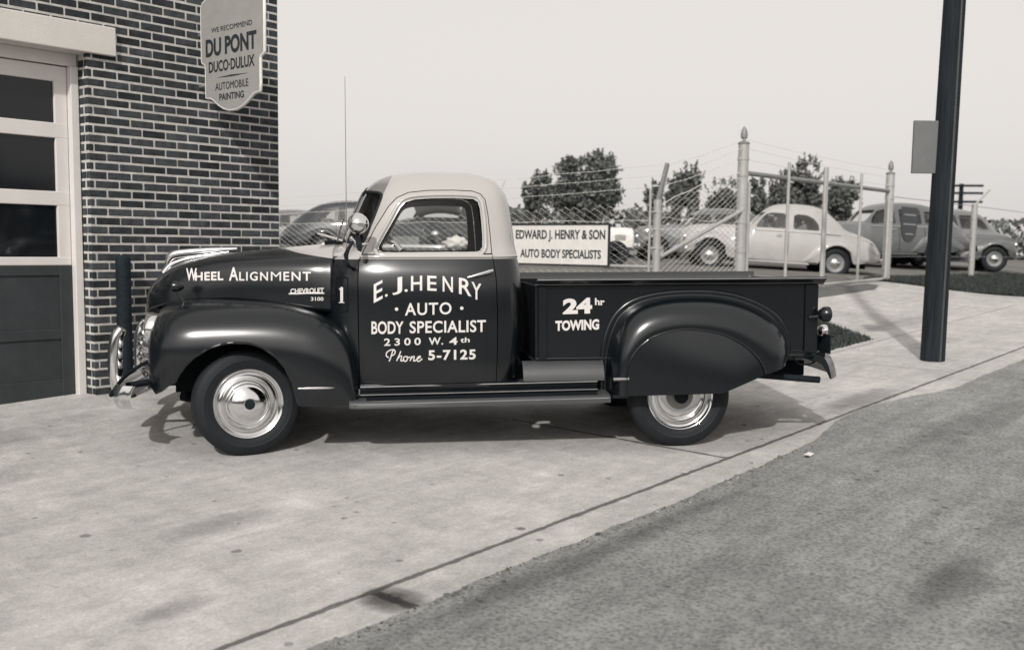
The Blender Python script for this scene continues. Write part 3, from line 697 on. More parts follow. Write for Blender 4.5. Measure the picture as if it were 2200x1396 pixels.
tree('small_tree', 'small thin tree just right of the truck cab roof', 40, [(1118, 395, 1150, 470), (1140, 372, 1185, 470)], 3600, .09, 4, 12)
tree('young_tree', 'slender young tree left of the slanted fence arm', 46, [(1386, 390, 1424, 480)], 1500, .095, 5, 8)
tree('feathery_tree', 'feathery tree right of the slanted fence arm', 44, [(1430, 372, 1475, 480), (1462, 352, 1512, 490)], 7000, .10, 6, 12)
tree('low_tree', 'low wide tree between slanted arm and tall gate post', 46, [(1505, 388, 1600, 500)], 7000, .10, 7, 16)
tree('dark_tree', 'dark leafy tree just behind the tall left gate post', 42, [(1598, 385, 1650, 500)], 3000, .10, 8, 10)
tree('spiky_tree', 'tall spiky-topped tree behind the white coupe roof', 46, [(1650, 372, 1730, 490), (1700, 342, 1766, 490)], 11000, .105, 9, 18)
tree('round_tree', 'smaller rounded tree behind the right part of the gate', 48, [(1772, 385, 1850, 490)], 4000, .105, 10, 12)
def hedge_mass(name, label, pts, n, leaf, seed):            # a long low mass of shrubs: one far-off wood
    q = random.Random(seed); bm = bmesh.new()
    for _ in range(n):
        k = q.randrange(len(pts) - 1); f = q.random(); a, b = pts[k], pts[k + 1]
        p = Vector(a[0]).lerp(Vector(b[0]), f); h = (a[1] + (b[1] - a[1]) * f) * (0.72 + .28 * math.sin(p.x * 1.3 + p.y) + .1 * math.sin(p.x * 5.1))
        p = p + Vector((q.gauss(0, .7), q.gauss(0, .9), h * q.random() ** .7))
        a_ = Vector((q.gauss(0, 1), q.gauss(0, 1), q.gauss(0, 1))).normalized(); u = a_.orthogonal().normalized() * leaf * q.uniform(.5, 1.3); w = a_.cross(u) * .6
        bm.faces.new([bm.verts.new(p - u), bm.verts.new(p - w), bm.verts.new(p + u), bm.verts.new(p + w)])
    me = bpy.data.meshes.new(name); bm.to_mesh(me); bm.free(); me.materials.append(M['leaf'])
    o = bpy.data.objects.new(name, me); COL.objects.link(o); return tag(o, label, 'shrubs', kind='stuff')
hedge_mass('shrubs', 'far-off low mass of shrubs along the back of the yard', [((-30, 60, .8), .8), ((-4, 54, .8), .9), ((0.5, 52, .8), 2.5), ((8, 56, .8), 2.8), ((22, 60, .8), 2.6), ((40, 70, .8), 3.0), ((60, 80, .8), 3)], 15000, .28, 21)
hedge_mass('roadside_woods', 'far-off woods across the street', [((-46, -9, -1), 4.5), ((-24, -19, -1), 5.0), ((-4, -24, -1), 5.5), ((14, -24, -1), 4.8), ((34, -17, -.5), 5.5), ((52, -6, 0), 5)], 15000, .60, 22)
# ------------------------------------------------------------------ cars in the yard
CARG = 'cars parked in the fenced yard'
def paint_of(name, c, coat=.7, rough=.45): return mat(name, c, rough, coat=coat, coat_r=.08, var=.12, scale=2.5, rvar=.06)
def car(name, label, paint, loc, rotz, kind='coupe', tilt=0.0, scale=1.0, hood_open=False, category='car'):
    """A 1940s car. Local x runs from nose to tail with 0 at the front hub; z = 0 on the ground."""
    root = thing(name, label, category, loc, rotz, CARG); root.rotation_euler = (0, tilt, rotz); root.scale = (scale,) * 3
    if kind == 'coupe':
        ST_ = [ # x, zbot, half width, belt z, belt half width, top z, top half width
         (-.68,.42,.30,.72,.26,.80,.12),(-.60,.36,.46,.86,.38,.93,.22),(-.35,.33,.60,.96,.50,1.05,.30),(.2,.32,.72,1.0,.58,1.10,.36),(.80,.30,.80,1.02,.68,1.12,.46),
         (.98,.30,.82,1.02,.72,1.17,.52),(1.22,.29,.83,1.02,.73,1.44,.54),(1.48,.28,.84,1.02,.74,1.62,.54),(1.9,.28,.84,1.02,.74,1.675,.54),(2.35,.29,.84,1.02,.73,1.655,.52),
         (2.65,.30,.83,1.02,.70,1.55,.48),(2.95,.33,.81,1.01,.66,1.32,.42),(3.15,.36,.78,1.0,.60,1.14,.38),(3.5,.38,.70,.93,.50,1.04,.32),(3.8,.40,.60,.82,.40,.92,.24),(3.97,.44,.42,.66,.28,.74,.14)]
        WINS = [[(1.02,1.09),(1.06,1.07),(1.66,1.07),(1.70,1.10),(1.69,1.38),(1.65,1.42),(1.38,1.43),(1.24,1.38),(1.10,1.22)], [(1.86,1.10),(1.90,1.07),(2.42,1.07),(2.46,1.09),(2.44,1.20),(2.34,1.33),(2.18,1.41),(1.95,1.42),(1.87,1.38)]]
        wsx, rwx = (.8, 1.55), (2.3, 3.2); rwz = (1.16, 1.42)
    else:
        ST_ = [(-.68,.42,.30,.72,.26,.80,.12),(-.60,.36,.46,.86,.38,.93,.22),(-.35,.33,.60,.96,.50,1.06,.30),(.2,.32,.72,1.0,.58,1.12,.36),(.80,.30,.80,1.03,.68,1.14,.46),
         (.98,.30,.82,1.03,.72,1.18,.52),(1.22,.29,.83,1.03,.73,1.44,.54),(1.48,.28,.84,1.03,.74,1.60,.53),(1.95,.28,.84,1.03,.74,1.66,.53),(2.5,.29,.84,1.03,.74,1.65,.52),
         (2.95,.30,.83,1.03,.72,1.57,.49),(3.3,.33,.81,1.02,.68,1.42,.44),(3.6,.36,.76,.98,.60,1.22,.38),(3.85,.38,.68,.90,.50,1.02,.30),(4.05,.42,.54,.76,.36,.84,.20),(4.15,.46,.38,.64,.26,.68,.12)]
        WINS = [[(1.02,1.10),(1.06,1.08),(1.66,1.08),(1.70,1.10),(1.69,1.42),(1.65,1.45),(1.38,1.45),(1.24,1.40),(1.10,1.24)], [(1.82,1.10),(1.85,1.08),(2.42,1.08),(2.46,1.10),(2.45,1.42),(2.40,1.46),(1.88,1.46),(1.82,1.43)], [(2.56,1.10),(2.60,1.08),(3.02,1.08),(3.05,1.10),(2.98,1.25),(2.84,1.37),(2.66,1.42),(2.57,1.40)]]
        wsx, rwx = (.8, 1.55), (2.9, 3.7); rwz = (1.20, 1.44)
    R = []
    for x, zb, w, zl, wl, zt, wt in ST_:
        half_ = [(x, -w * .55, zb), (x, -w * .93, zb + .01), (x, -w, zb + .16), (x, -w * .995, (zb + zl) / 2 + .06), (x, -wl * 1.04, zl - .03), (x, -wl, zl + .02), (x, -(wl * .55 + wt * .45), zl + (zt - zl) * .45), (x, -wt * 1.02, zl + (zt - zl) * .82), (x, -wt * .62, zt - (zt - zl) * .035), (x, 0, zt)]
        h = cat(half_, 34); f = h[-2::-1].copy(); f[:, 1] *= -1; R.append(np.vstack([h, f]))
    R = np.array(R); nu = 64; G = np.zeros((nu, R.shape[1], 3))
    for j in range(R.shape[1]): G[:, j] = cat(R[:, j], nu)
    m = MB(); m.grid(G, closed_v=True, cap=True); body = m.build('body', paint)
    HX = 2.87
    for hx in (0.0, HX):
        for side in (-1, 1): boolean(body, MB().lathe([(.001, side * .50), (.40, side * .50), (.40, side * 1.1), (.001, side * 1.1)], 28, 'Y', (hx, 0, .36)).build('cutter'), 'DIFFERENCE')
    for w_ in WINS: boolean(body, MB().prism(w_, -1.2, 1.2).build('cutter'), 'DIFFERENCE')
    boolean(body, MB().prism([(-.46, 1.12), (.46, 1.12), (.44, 1.40), (.40, 1.44), (-.40, 1.44), (-.44, 1.40)], wsx[0], wsx[1], 'X').build('cutter'), 'DIFFERENCE')
    boolean(body, MB().prism([(-.36, rwz[0]), (.36, rwz[0]), (.34, rwz[1]), (-.34, rwz[1])], rwx[0], rwx[1], 'X').build('cutter'), 'DIFFERENCE')
    body.name = 'body'; body.data.materials.clear(); body.data.materials.append(paint); resharp(body, 38); body.parent = root
    for side in (-1, 1):                                     # panes stand a little inside the window openings
        for w_ in WINS:
            xs_ = [a for a, b in w_]; zs_ = [b for a, b in w_]
            m = MB(); m.poly([(a, side * (.73 - (b - 1.05) * .36), b) for a, b in w_]); m.build('window', M['darkglass'], root)
    m = MB(); m.grid([[(wsx[0] + .20 + .9 * (z - 1.1), y, z) for z in (1.12, 1.44)] for y in (-.46, 0, .46)]); m.build('windscreen', M['darkglass'], root)
    # fenders
    for side in (-1, 1):
        def fender(xs_, cz, rz, yo, yi, fname, pw):
            rows = []
            for (x, zt, zb, y1) in xs_:
                row = []
                for k in range(13):
                    t_ = math.pi / 2 * k / 12; y = yi + (y1 - yi) * math.sin(t_) ** (2 / pw); z = zt - (zt - max(zb, zt - .30)) * (1 - math.cos(t_) ** (2 / pw)); row.append((x, side * y, z))
                for k in range(1, 6): f = k / 5; row.append((x, side * (y1 - .03 * f), max(zb, zt - .30) + (zb - max(zb, zt - .30)) * f))
                rows.append(row)
            mm = MB(); mm.grid(loft(rows, 44, 26)); return mm.build(fname, paint, root, smooth=60, solid=.012)
        arch = lambda x, hx, zlow: (.36 + math.sqrt(max(0, .40 ** 2 - (x - hx) ** 2))) if abs(x - hx) < .395 else zlow
        fx_ = [(-.62,.70,.52,.62),(-.56,.80,.40,.72),(-.46,.87,.42,.79),(-.38,.89,.46,.82),(-.30,.90,arch(-.30,0,.4),.84),(-.15,.915,arch(-.15,0,.4),.86),(0,.92,arch(0,0,.4),.87),(.15,.91,arch(.15,0,.4),.87),(.30,.89,arch(.30,0,.4),.865),(.395,.87,.36,.86),(.55,.82,.32,.85),(.75,.72,.32,.84),(.95,.55,.32,.83)]
        f1 = fender(fx_, 0, 0, 0, .42, 'front_fender', 2.4)
        rx_ = [(2.10,.50,.34,.83),(2.25,.70,.33,.86),(2.42,.82,.33,.885),(2.48,.845,.34,.89),(2.60,.875,arch(2.60,HX,.34),.90),(2.75,.89,arch(2.75,HX,.34),.90),(2.87,.89,arch(2.87,HX,.34),.90),(3.0,.885,arch(3.0,HX,.34),.90),(3.15,.86,arch(3.15,HX,.34),.89),(3.265,.835,.36,.88),(3.45,.77,.37,.84),(3.65,.68,.40,.78),(3.85,.56,.44,.66)]
        fender(rx_, 0, 0, 0, .60, 'rear_fender', 2.3)
        m = MB(); m.lathe([(.001, .06), (.07, .05), (.085, 0), (.075, -.02), (.001, -.035)], 20, 'X', (-.60, side * .58, .74)); m.build('headlight', M['chrome'], root, smooth=60)
        for hx in (0.0, HX):
            w_ = bpy.data.objects.new('wheel', None); COL.objects.link(w_); w_.parent = root; w_.location = (hx, side * .72, .35); w_.rotation_euler = (0, 0, 0 if side < 0 else math.pi)
            m = MB(); m.lathe([(.20, -.05), (.23, -.078), (.29, -.085), (.335, -.07), (.352, -.045), (.352, .045), (.335, .07), (.23, .07)], 36, 'Y'); m.build('tyre', M['rubber'], w_, smooth=50)
            m = MB(); m.lathe([(.215, -.06), (.205, -.07), (.18, -.05), (.001, -.045)], 32, 'Y'); m.build('rim', M['galvdark'], w_, smooth=50)
            m = MB(); m.lathe([(.125, -.05), (.11, -.075), (.06, -.092), (.001, -.097)], 28, 'Y'); m.build('hubcap', M['chrome'], w_, smooth=60)
        m = MB(); m.tube([(.35, side * .80, 1.005), (.9, side * .795, 1.015), (2.9, side * .775, 1.01), (3.2, side * .70, .99)], .010, 6)if False else m.tube([(.95, side * .755, 1.01), (1.5, side * .775, 1.01), (2.6, side * .755, 1.01), (2.95, side * .70, 1.0)], .011, 6); m.build('belt_trim', M['chrome'], root, smooth=60)
        m = MB(); m.bx(.62, 2.25, side * .78, side * .92, .27, .31); m.build('running_board', paint, root, bevel=.01)
        for x in (1.76,) if kind == 'coupe' else (1.76, 2.50):
            m = MB(); m.tube([(x, side * .843, .36), (x, side * .848, .70), (x, side * .80, .98)], .005, 4); m.build('door_seam', M['black'], root)
        m = MB(); m.tube([(1.60, side * .862, .93), (1.48, side * .862, .93)], .012, 6); m.build('door_handle', M['chrome'], root, smooth=60)
    for x0, sg_, nm in ((-.80, 1, 'front_bumper'), (4.14 if kind == 'coupe' else 4.32, -1, 'rear_bumper')):
        pts = cat([(x0 + sg_ * .26, -.86, 0), (x0 + sg_ * .07, -.76, 0), (x0, 0, 0), (x0 + sg_ * .07, .76, 0), (x0 + sg_ * .26, .86, 0)], 24)
        m = MB(); m.grid([[(p[0] + a * sg_, p[1], .46 + b) for a, b in ((0, .07), (-.03, .035), (-.035, 0), (-.03, -.035), (0, -.07), (.01, 0))] for p in pts], closed_v=True, cap=True); m.build(nm, M['chrome'], root, smooth=50)
    m = MB(); m.lathe([(.001, 0)], 3, 'X') if False else m.grid([[(-.70 - .05 * math.cos(y * 2.2), y, z) for z in (.45, .70)] for y in lin(-.30, .30, 8)]); m.build('grille', M['galvdark'], root, solid=.03)
    m = MB(); m.bx(-.3, 3.6, -.6, .6, .26, .40); m.build('underbody', M['black'], root)
    m = MB(); m.bx(1.55, 1.75, -.60, .60, .55, 1.12)
    if kind != 'coupe': m.bx(2.75, 2.95, -.6, .6, .55, 1.14)
    m.build('seat', M['cloth'], root, bevel=.05)
    m = MB(); m.tube([(1.28, -.36 + .18 * math.cos(t_), 1.10 + .15 * math.sin(t_)) for t_ in lin(0, 2 * math.pi, 21)[:-1]], .012, 6, closed=True); m.build('steering_wheel', M['black'], root, smooth=60)
    if hood_open:
        rows = []
        for y in lin(-.55, .55, 13): rows.append([(1.0 - .9 * f, y, 1.14 + .62 * f + .10 * math.cos(y * 2.6) + .10 * math.sin(f * math.pi)) for f in lin(0, 1, 9)])
        m = MB(); m.grid(rows); m.build('raised_hood', hood_open, root, smooth=180, solid=.02)
    return root
P_WHITE = paint_of('car_pale_grey_paint', (0.37, 0.362, 0.345), .25, .55); P_DARK = paint_of('car_black_paint', (0.016, 0.02, 0.024)); P_GREY = paint_of('car_mid_grey_paint', (0.13, 0.133, 0.132)); P_BLUE = paint_of('car_hazed_dark_paint', (0.10, 0.105, 0.106))  # mid-grey and dark paints lifted paler to stand for haze
def car_at(u_front, v_front, Df, u_rear, v_rear, Dr, **kw):  # hubs seen at two pixels and depths: places, turns and tilts a car on its wheels
    a = at_depth(u_front, v_front, Df); b = at_depth(u_rear, v_rear, Dr); e = b - a
    yaw = math.atan2(e.y, e.x); tilt = -math.atan2(e.z, math.hypot(e.x, e.y)); sc = e.length / 2.87
    c = a + (b - a) * 0.0; near = Vector((-math.sin(yaw), math.cos(yaw), 0))   # hub face is .8 from the centre line
    loc = a + near * .8 * sc * (1 if near.y > 0 else -1); loc.z = a.z - .35 * sc
    return car(loc=loc, rotz=yaw, tilt=tilt, scale=sc, **kw)
car_at(1523, 548, 23.2, 1793, 566, 23.0, name='parked_coupe', label='pale grey coupe parked behind the gate', paint=P_WHITE, kind='coupe')
car('parked_sedan', 'dark fastback sedan seen above the truck hood and mirror', P_DARK, at_depth(921, 520, 30.0), math.radians(181), 'sedan')
car('parked_sedan', 'dark car roof just right of the brick wall corner', P_GREY, at_depth(765, 520, 36), math.radians(177), 'sedan')
car('parked_sedan', 'dark sedan parked close behind the pale coupe tail', P_BLUE, at_depth(1765, 540, 28), math.radians(12), 'sedan')
car('parked_sedan', 'dark car between the right gate post and the dark pole', P_GREY, at_depth(1925, 555, 30), math.radians(30), 'sedan')
car('parked_sedan', 'dark sedan at the far right behind the slanted fence post', P_BLUE, at_depth(2120, 560, 30), math.radians(170), 'sedan')
car('parked_sedan', 'dark car with raised pale hood seen through the truck window', P_DARK, at_depth(905, 540, 22.5), math.radians(70), 'sedan', hood_open=P_WHITE)
car('parked_sedan', 'dark low car behind the mesh between corner post and brace', P_BLUE, at_depth(1400, 545, 33), math.radians(4), 'sedan')
for o in [o for o in COL.objects if o.name.startswith('parked_sedan')]:   # set every car's wheels on the ground under it
    s_, d_ = SD(o.location); o.location.z = gz(s_, d_)
# white box trailer whose end shows right of the board sign
c0 = at_depth(1300, 590, 22.0); s_, d_ = SD(c0); c0.z = gz(s_, d_)
tr = thing('box_trailer', 'small white box trailer partly hidden by the board sign', 'trailer', c0, math.radians(4))
m = MB(); rows = []
for x in (-.12, -.08, .36, .46, .48):
    k = .94 if x in (-.12, .48) else 1.0
    rows.append([(x, y * k, .48 + (z - .48) * k) for y, z in ((-.62, .40), (-.66, .60), (-.62, .74), (-.45, .80), (0, .82), (.45, .80), (.62, .74), (.66, .60), (.62, .40))])
m.grid(rows, closed_v=True, cap=True); m.build('trailer_body', M['signwhite'], tr, smooth=40, bevel=.02)
m = MB(); m.bx(.08, .30, -.668, -.655, .56, .66); m.build('plate', M['signface'], tr)
m = MB(); m.bx(-.10, .44, -.55, .55, .34, .42); m.build('chassis', M['galvdark'], tr); m = MB(); m.bx(.40, .55, -.62, .62, .26, .34); m.build('bumper', M['galvdark'], tr, bevel=.01)
for sd_ in (-1, 1):
    m = MB(); m.lathe([(.10, -.06), (.26, -.07), (.28, 0), (.26, .07), (.10, .06)], 28, 'Y', (.10, sd_ * .58, .28)); m.build('wheel', M['rubber'], tr, smooth=50)
    m = MB(); m.lathe([(.001, -.02), (.04, 0), (.001, .03)], 14, 'X', (.50, sd_ * .45, .55)); m.build('tail_light', M['chrome'], tr, smooth=60)
# bundle of white cloth beyond the fence, seen through the cab
c1 = at_depth(982, 522, 19.5); s_, d_ = SD(c1)
q = random.Random(8); m = MB(); pts = []
bmesh.ops.create_icosphere(m.bm, subdivisions=3, radius=.19)
for v in m.bm.verts:
    n_ = v.co.normalized(); k = 1 + .22 * math.sin(7 * n_.x + 2) * math.cos(6 * n_.z) + .12 * math.sin(13 * n_.y + 4 * n_.x); v.co = Vector((v.co.x * 1.25 * k, v.co.y * k, v.co.z * .62 * k))
wc = m.build('cloth_bundle', M['white'], smooth=180); wc.location = c1
tag(wc, 'crumpled white cloth bundle seen through the truck window', 'cloth')
c2 = c1 - Vector((0, 0, .12)); m = MB(); m.box((0, 0, -.30), (.9, .5, .58)); m.box((0, 0, 0), (1.0, .6, .05))
cr = m.build('work_bench', M['galvdark'], bevel=.01); cr.location = c2; cr.location.z -= .05; tag(cr, 'low grey bench carrying the white cloth bundle', 'bench')
# ------------------------------------------------------------------ the pickup truck
TO = Vector((-1.8479, 7.6689, -0.0190)); TX = Vector((0.99397, 0.10837, 0.01659)).normalized()
TY = Vector((-TX.y, TX.x, 0)).normalized(); TZ = TX.cross(TY)
truck = thing('pickup_truck', 'two-tone dark pickup truck with white hand-painted lettering parked across the pavement', 'pickup truck')
MT = Matrix((TX, TY, TZ)).transposed().to_4x4(); MT.translation = TO
truck.matrix_world = MT
def tl(u, v, y):                                          # pixel -> (x, z) on the truck's lengthwise plane at lateral y
    r = ray(u, v); k = ((TO - CAM).dot(TY) + y) / r.dot(TY); p = CAM + r * k - TO
    return p.dot(TX), p.dot(TZ)
def bvh_of(o):
    me = o.data; return BVHTree.FromPolygons([v.co for v in me.vertices], [p.vertices for p in me.polygons])
def hit_y(b, x, z, side=-1):
    h = b.ray_cast(Vector((x, 3.0 * side, z)), Vector((0, -side, 0)))
    return h[0].y if h[0] is not None else None
def px_on(b, u, v, y0, off=0.003):                        # pixel -> point lying on a surface's near side
    y = y0
    for _ in range(3):
        x, z = tl(u, v, y); h = hit_y(b, x, z)
        if h is None: break
        y = h
    return Vector((x, y - off, z))
def px_text(mb, b, y0, body, bl, br, hl, hr=None, bold=0.02, spacing=1.0, shear=0.0, off=0.003):
    hr = hl if hr is None else hr
    def fn(a, c):
        u = bl[0] + (br[0] - bl[0]) * a; v = bl[1] + (br[1] - bl[1]) * a - (hl + (hr - hl) * a) * c
        return px_on(b, u, v, y0, off)
    letters(mb, body, fn, bold, spacing, shear, True)
def stroke(mb, pts, w):                                   # flat brush stroke along 3-D points lying in a near-vertical plane
    P = [Vector(p) for p in pts]; L = []
    for i, p in enumerate(P):
        d = (P[min(i+1, len(P)-1)] - P[max(i-1, 0)]); d = Vector((d.x, 0, d.z)).normalized(); nrm = Vector((-d.z, 0, d.x)) * w / 2
        L.append((mb.v(p + nrm), mb.v(p - nrm)))
    for i in range(len(L) - 1): mb.face([L[i][0], L[i+1][0], L[i+1][1], L[i][1]])

def two_tone(name, kind):                                  # two-colour paint split by position, plus shade painted on the front-facing header
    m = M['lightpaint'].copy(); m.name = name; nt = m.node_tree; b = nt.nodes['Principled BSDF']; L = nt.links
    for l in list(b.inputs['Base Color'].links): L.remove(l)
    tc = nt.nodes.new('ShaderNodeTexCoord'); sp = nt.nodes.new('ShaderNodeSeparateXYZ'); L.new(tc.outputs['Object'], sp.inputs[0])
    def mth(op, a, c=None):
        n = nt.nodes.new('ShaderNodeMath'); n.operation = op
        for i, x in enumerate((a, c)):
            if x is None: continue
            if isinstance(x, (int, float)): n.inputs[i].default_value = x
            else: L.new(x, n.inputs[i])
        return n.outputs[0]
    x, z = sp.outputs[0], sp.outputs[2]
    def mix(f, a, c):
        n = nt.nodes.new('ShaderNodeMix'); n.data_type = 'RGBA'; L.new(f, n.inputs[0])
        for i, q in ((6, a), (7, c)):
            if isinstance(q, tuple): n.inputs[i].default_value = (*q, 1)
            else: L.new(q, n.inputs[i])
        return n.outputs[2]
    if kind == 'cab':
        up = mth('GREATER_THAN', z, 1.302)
        hd_shade = mth('MULTIPLY', mth('LESS_THAN', mth('SUBTRACT', x, mth('MULTIPLY', z, .44)), .165), mth('GREATER_THAN', z, 1.60))
        col = mix(up, DARK, mix(hd_shade, CREAM, (0.17, 0.17, 0.165)))
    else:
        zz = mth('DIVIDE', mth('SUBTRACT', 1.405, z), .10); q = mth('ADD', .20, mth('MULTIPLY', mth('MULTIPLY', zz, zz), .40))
        up = mth('MULTIPLY', mth('GREATER_THAN', z, 1.302), mth('GREATER_THAN', x, q))  # cream wedge widening towards the rear of the hood top
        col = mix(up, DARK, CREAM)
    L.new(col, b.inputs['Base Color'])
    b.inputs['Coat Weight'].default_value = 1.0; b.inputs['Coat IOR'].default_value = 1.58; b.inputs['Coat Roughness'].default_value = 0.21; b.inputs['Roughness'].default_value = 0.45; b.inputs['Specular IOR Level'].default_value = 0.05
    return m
M['cabpaint'] = two_tone('truck_two_tone_shaded_cab', 'cab'); M['hoodpaint'] = two_tone('truck_two_tone_hood', 'hood')

# ---- cab shell: rings of (x, y) half outlines from front centre to rear centre, at rising heights
RINGS = [
 (0.44, [(.53,0),(.53,.46),(.545,.62),(.76,.755),(1.25,.805),(1.62,.800),(1.77,.73),(1.825,.48),(1.825,0)]),
 (0.62, [(.53,0),(.53,.48),(.545,.632),(.76,.795),(1.25,.838),(1.63,.830),(1.81,.75),(1.865,.50),(1.865,0)]),
 (0.85, [(.53,0),(.53,.48),(.545,.636),(.76,.812),(1.25,.852),(1.63,.845),(1.825,.76),(1.882,.50),(1.882,0)]),
 (1.08, [(.53,0),(.53,.48),(.545,.636),(.76,.812),(1.25,.850),(1.63,.842),(1.822,.755),(1.878,.50),(1.878,0)]),
 (1.20, [(.53,0),(.53,.47),(.55,.622),(.76,.798),(1.25,.836),(1.63,.826),(1.815,.74),(1.87,.49),(1.87,0)]),
 (1.29, [(.55,0),(.555,.36),(.58,.585),(.765,.766),(1.25,.803),(1.63,.793),(1.805,.715),(1.858,.47),(1.858,0)]),
 (1.345,[(.60,0),(.615,.36),(.67,.57),(.79,.735),(1.25,.775),(1.63,.766),(1.798,.695),(1.848,.46),(1.848,0)]),
 (1.40, [(.612,0),(.645,.36),(.735,.56),(.85,.708),(1.25,.757),(1.63,.748),(1.79,.675),(1.838,.45),(1.838,0)]),
 (1.55, [(.68,0),(.705,.36),(.785,.545),(.92,.690),(1.25,.728),(1.62,.720),(1.772,.65),(1.82,.43),(1.82,0)]),
 (1.70, [(.745,0),(.77,.35),(.845,.52),(.98,.655),(1.27,.690),(1.61,.684),(1.748,.61),(1.795,.40),(1.795,0)]),
 (1.785,[(.79,0),(.815,.33),(.89,.48),(1.03,.60),(1.29,.632),(1.60,.625),(1.715,.55),(1.76,.37),(1.76,0)]),
 (1.855,[(.875,0),(.90,.29),(.96,.40),(1.09,.50),(1.31,.525),(1.57,.515),(1.655,.45),(1.69,.31),(1.69,0)]),
 (1.90,[(1.02,0),(1.03,.20),(1.08,.28),(1.17,.345),(1.33,.36),(1.49,.35),(1.545,.30),(1.57,.21),(1.57,0)]),
 (1.918,[(1.20,0),(1.20,.09),(1.23,.13),(1.28,.15),(1.34,.16),(1.40,.15),(1.43,.12),(1.44,.09),(1.44,0)]),
]
def cab_solid(name):
    rows = []
    for z, pts in RINGS:
        near = [(x, -y, z) for x, y in pts]; far = [(x, y, z) for x, y in pts[-2:0:-1]]
        rows.append((near, far))
    R = []
    for near, far in rows:
        h = cat(near, 41); f = h[-2:0:-1].copy(); f[:, 1] *= -1
        R.append(np.vstack([h, f]))
    R = np.array(R); K, n = R.shape[:2]; nu = 79; G = np.zeros((nu, n, 3))
    for j in range(n): G[:, j] = cat(R[:, j], nu)
    m = MB(); m.grid(G, closed_v=True, cap=True)
    return m.build(name, None)
outer = cab_solid('outer'); CABV = bvh_of(outer)
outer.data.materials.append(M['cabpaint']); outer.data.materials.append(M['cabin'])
inner = copy_mesh_object(outer, 'inner')
for f_ in inner.data.polygons: f_.material_index = 1
nrm = [v.normal.copy() for v in inner.data.vertices]
for v, n_ in zip(inner.data.vertices, nrm): v.co = v.co - n_ * 0.026
shell = boolean(outer, inner, 'DIFFERENCE'); shell.name = 'cab'
DOOR_OUT = [(.757,.462),(.755,.80),(.757,1.16),(.765,1.29),(.795,1.36),(.875,1.515),(.965,1.655),(1.02,1.712),(1.10,1.748),(1.23,1.762),(1.40,1.764),(1.53,1.758),(1.585,1.738),(1.615,1.70),(1.632,1.60),(1.645,1.45),(1.652,1.34),(1.66,1.29),(1.675,1.17),(1.682,.95),(1.682,.70),(1.675,.472)]
WIN_IN = [(.895,1.385),(.90,1.362),(.925,1.350),(1.25,1.349),(1.545,1.350),(1.572,1.358),(1.588,1.38),(1.590,1.45),(1.585,1.55),(1.577,1.64),(1.565,1.683),(1.535,1.703),(1.40,1.71),(1.25,1.708),(1.14,1.70),(1.08,1.682),(1.045,1.645),(.985,1.54)]
def grow(out, d):
    P = [Vector((a, b, 0)) for a, b in out]; n = len(P); area = sum(P[i].x * P[(i+1) % n].y - P[(i+1) % n].x * P[i].y for i in range(n)); sg_ = 1 if area > 0 else -1
    res = []
    for i in range(n):
        e1 = (P[i] - P[i-1]).normalized(); e2 = (P[(i+1) % n] - P[i]).normalized(); nn = Vector((e1.y + e2.y, -(e1.x + e2.x), 0)) * sg_
        nn.normalize(); res.append((P[i].x + nn.x * d, P[i].y + nn.y * d))
    return res
def prism_obj(out, y0, y1, axis='Y'): return MB().prism(out, y0, y1, axis).build('cutter')
doors = []
for side in (-1, 1):
    c = copy_mesh_object(shell, 'door')
    boolean(c, prism_obj(grow(DOOR_OUT, -0.003), side * .45, side * 1.2), 'INTERSECT')
    boolean(c, prism_obj(WIN_IN, side * .40, side * 1.25), 'DIFFERENCE')
    doors.append(c)
for side in (-1, 1): boolean(shell, prism_obj(grow(DOOR_OUT, 0.003), side * .45, side * 1.2), 'DIFFERENCE')
WS = [(.035,1.425),(.30,1.425),(.50,1.412),(.60,1.395),(.645,1.40),(.655,1.44),(.648,1.52),(.625,1.65),(.600,1.715),(.565,1.742),(.48,1.758),(.25,1.772),(.035,1.776)]
for side in (-1, 1): boolean(shell, prism_obj([(side * a, b) for a, b in WS], 0.3, 1.02, 'X'), 'DIFFERENCE')
RW = [(-.44,1.45),(-.42,1.42),(.42,1.42),(.44,1.45),(.44,1.65),(.41,1.685),(-.41,1.685),(-.44,1.65)]
boolean(shell, prism_obj(RW, 1.66, 2.1, 'X'), 'DIFFERENCE')
for o in [shell] + doors:
    resharp(o, 32); o.parent = truck
    md = o.modifiers.new('n', 'WEIGHTED_NORMAL'); md.keep_sharp = True; md.mode = 'FACE_AREA'
cab = shell; cab.name = 'cab'
door_near, door_far = doors
door_near.name = 'door'; door_far.name = 'door.001'
def on_cab(x, z, off=0.0, side=-1):
    y = hit_y(CABV, x, z, side); y = y if y is not None else side * .7
    return Vector((x, y + side * off, z))
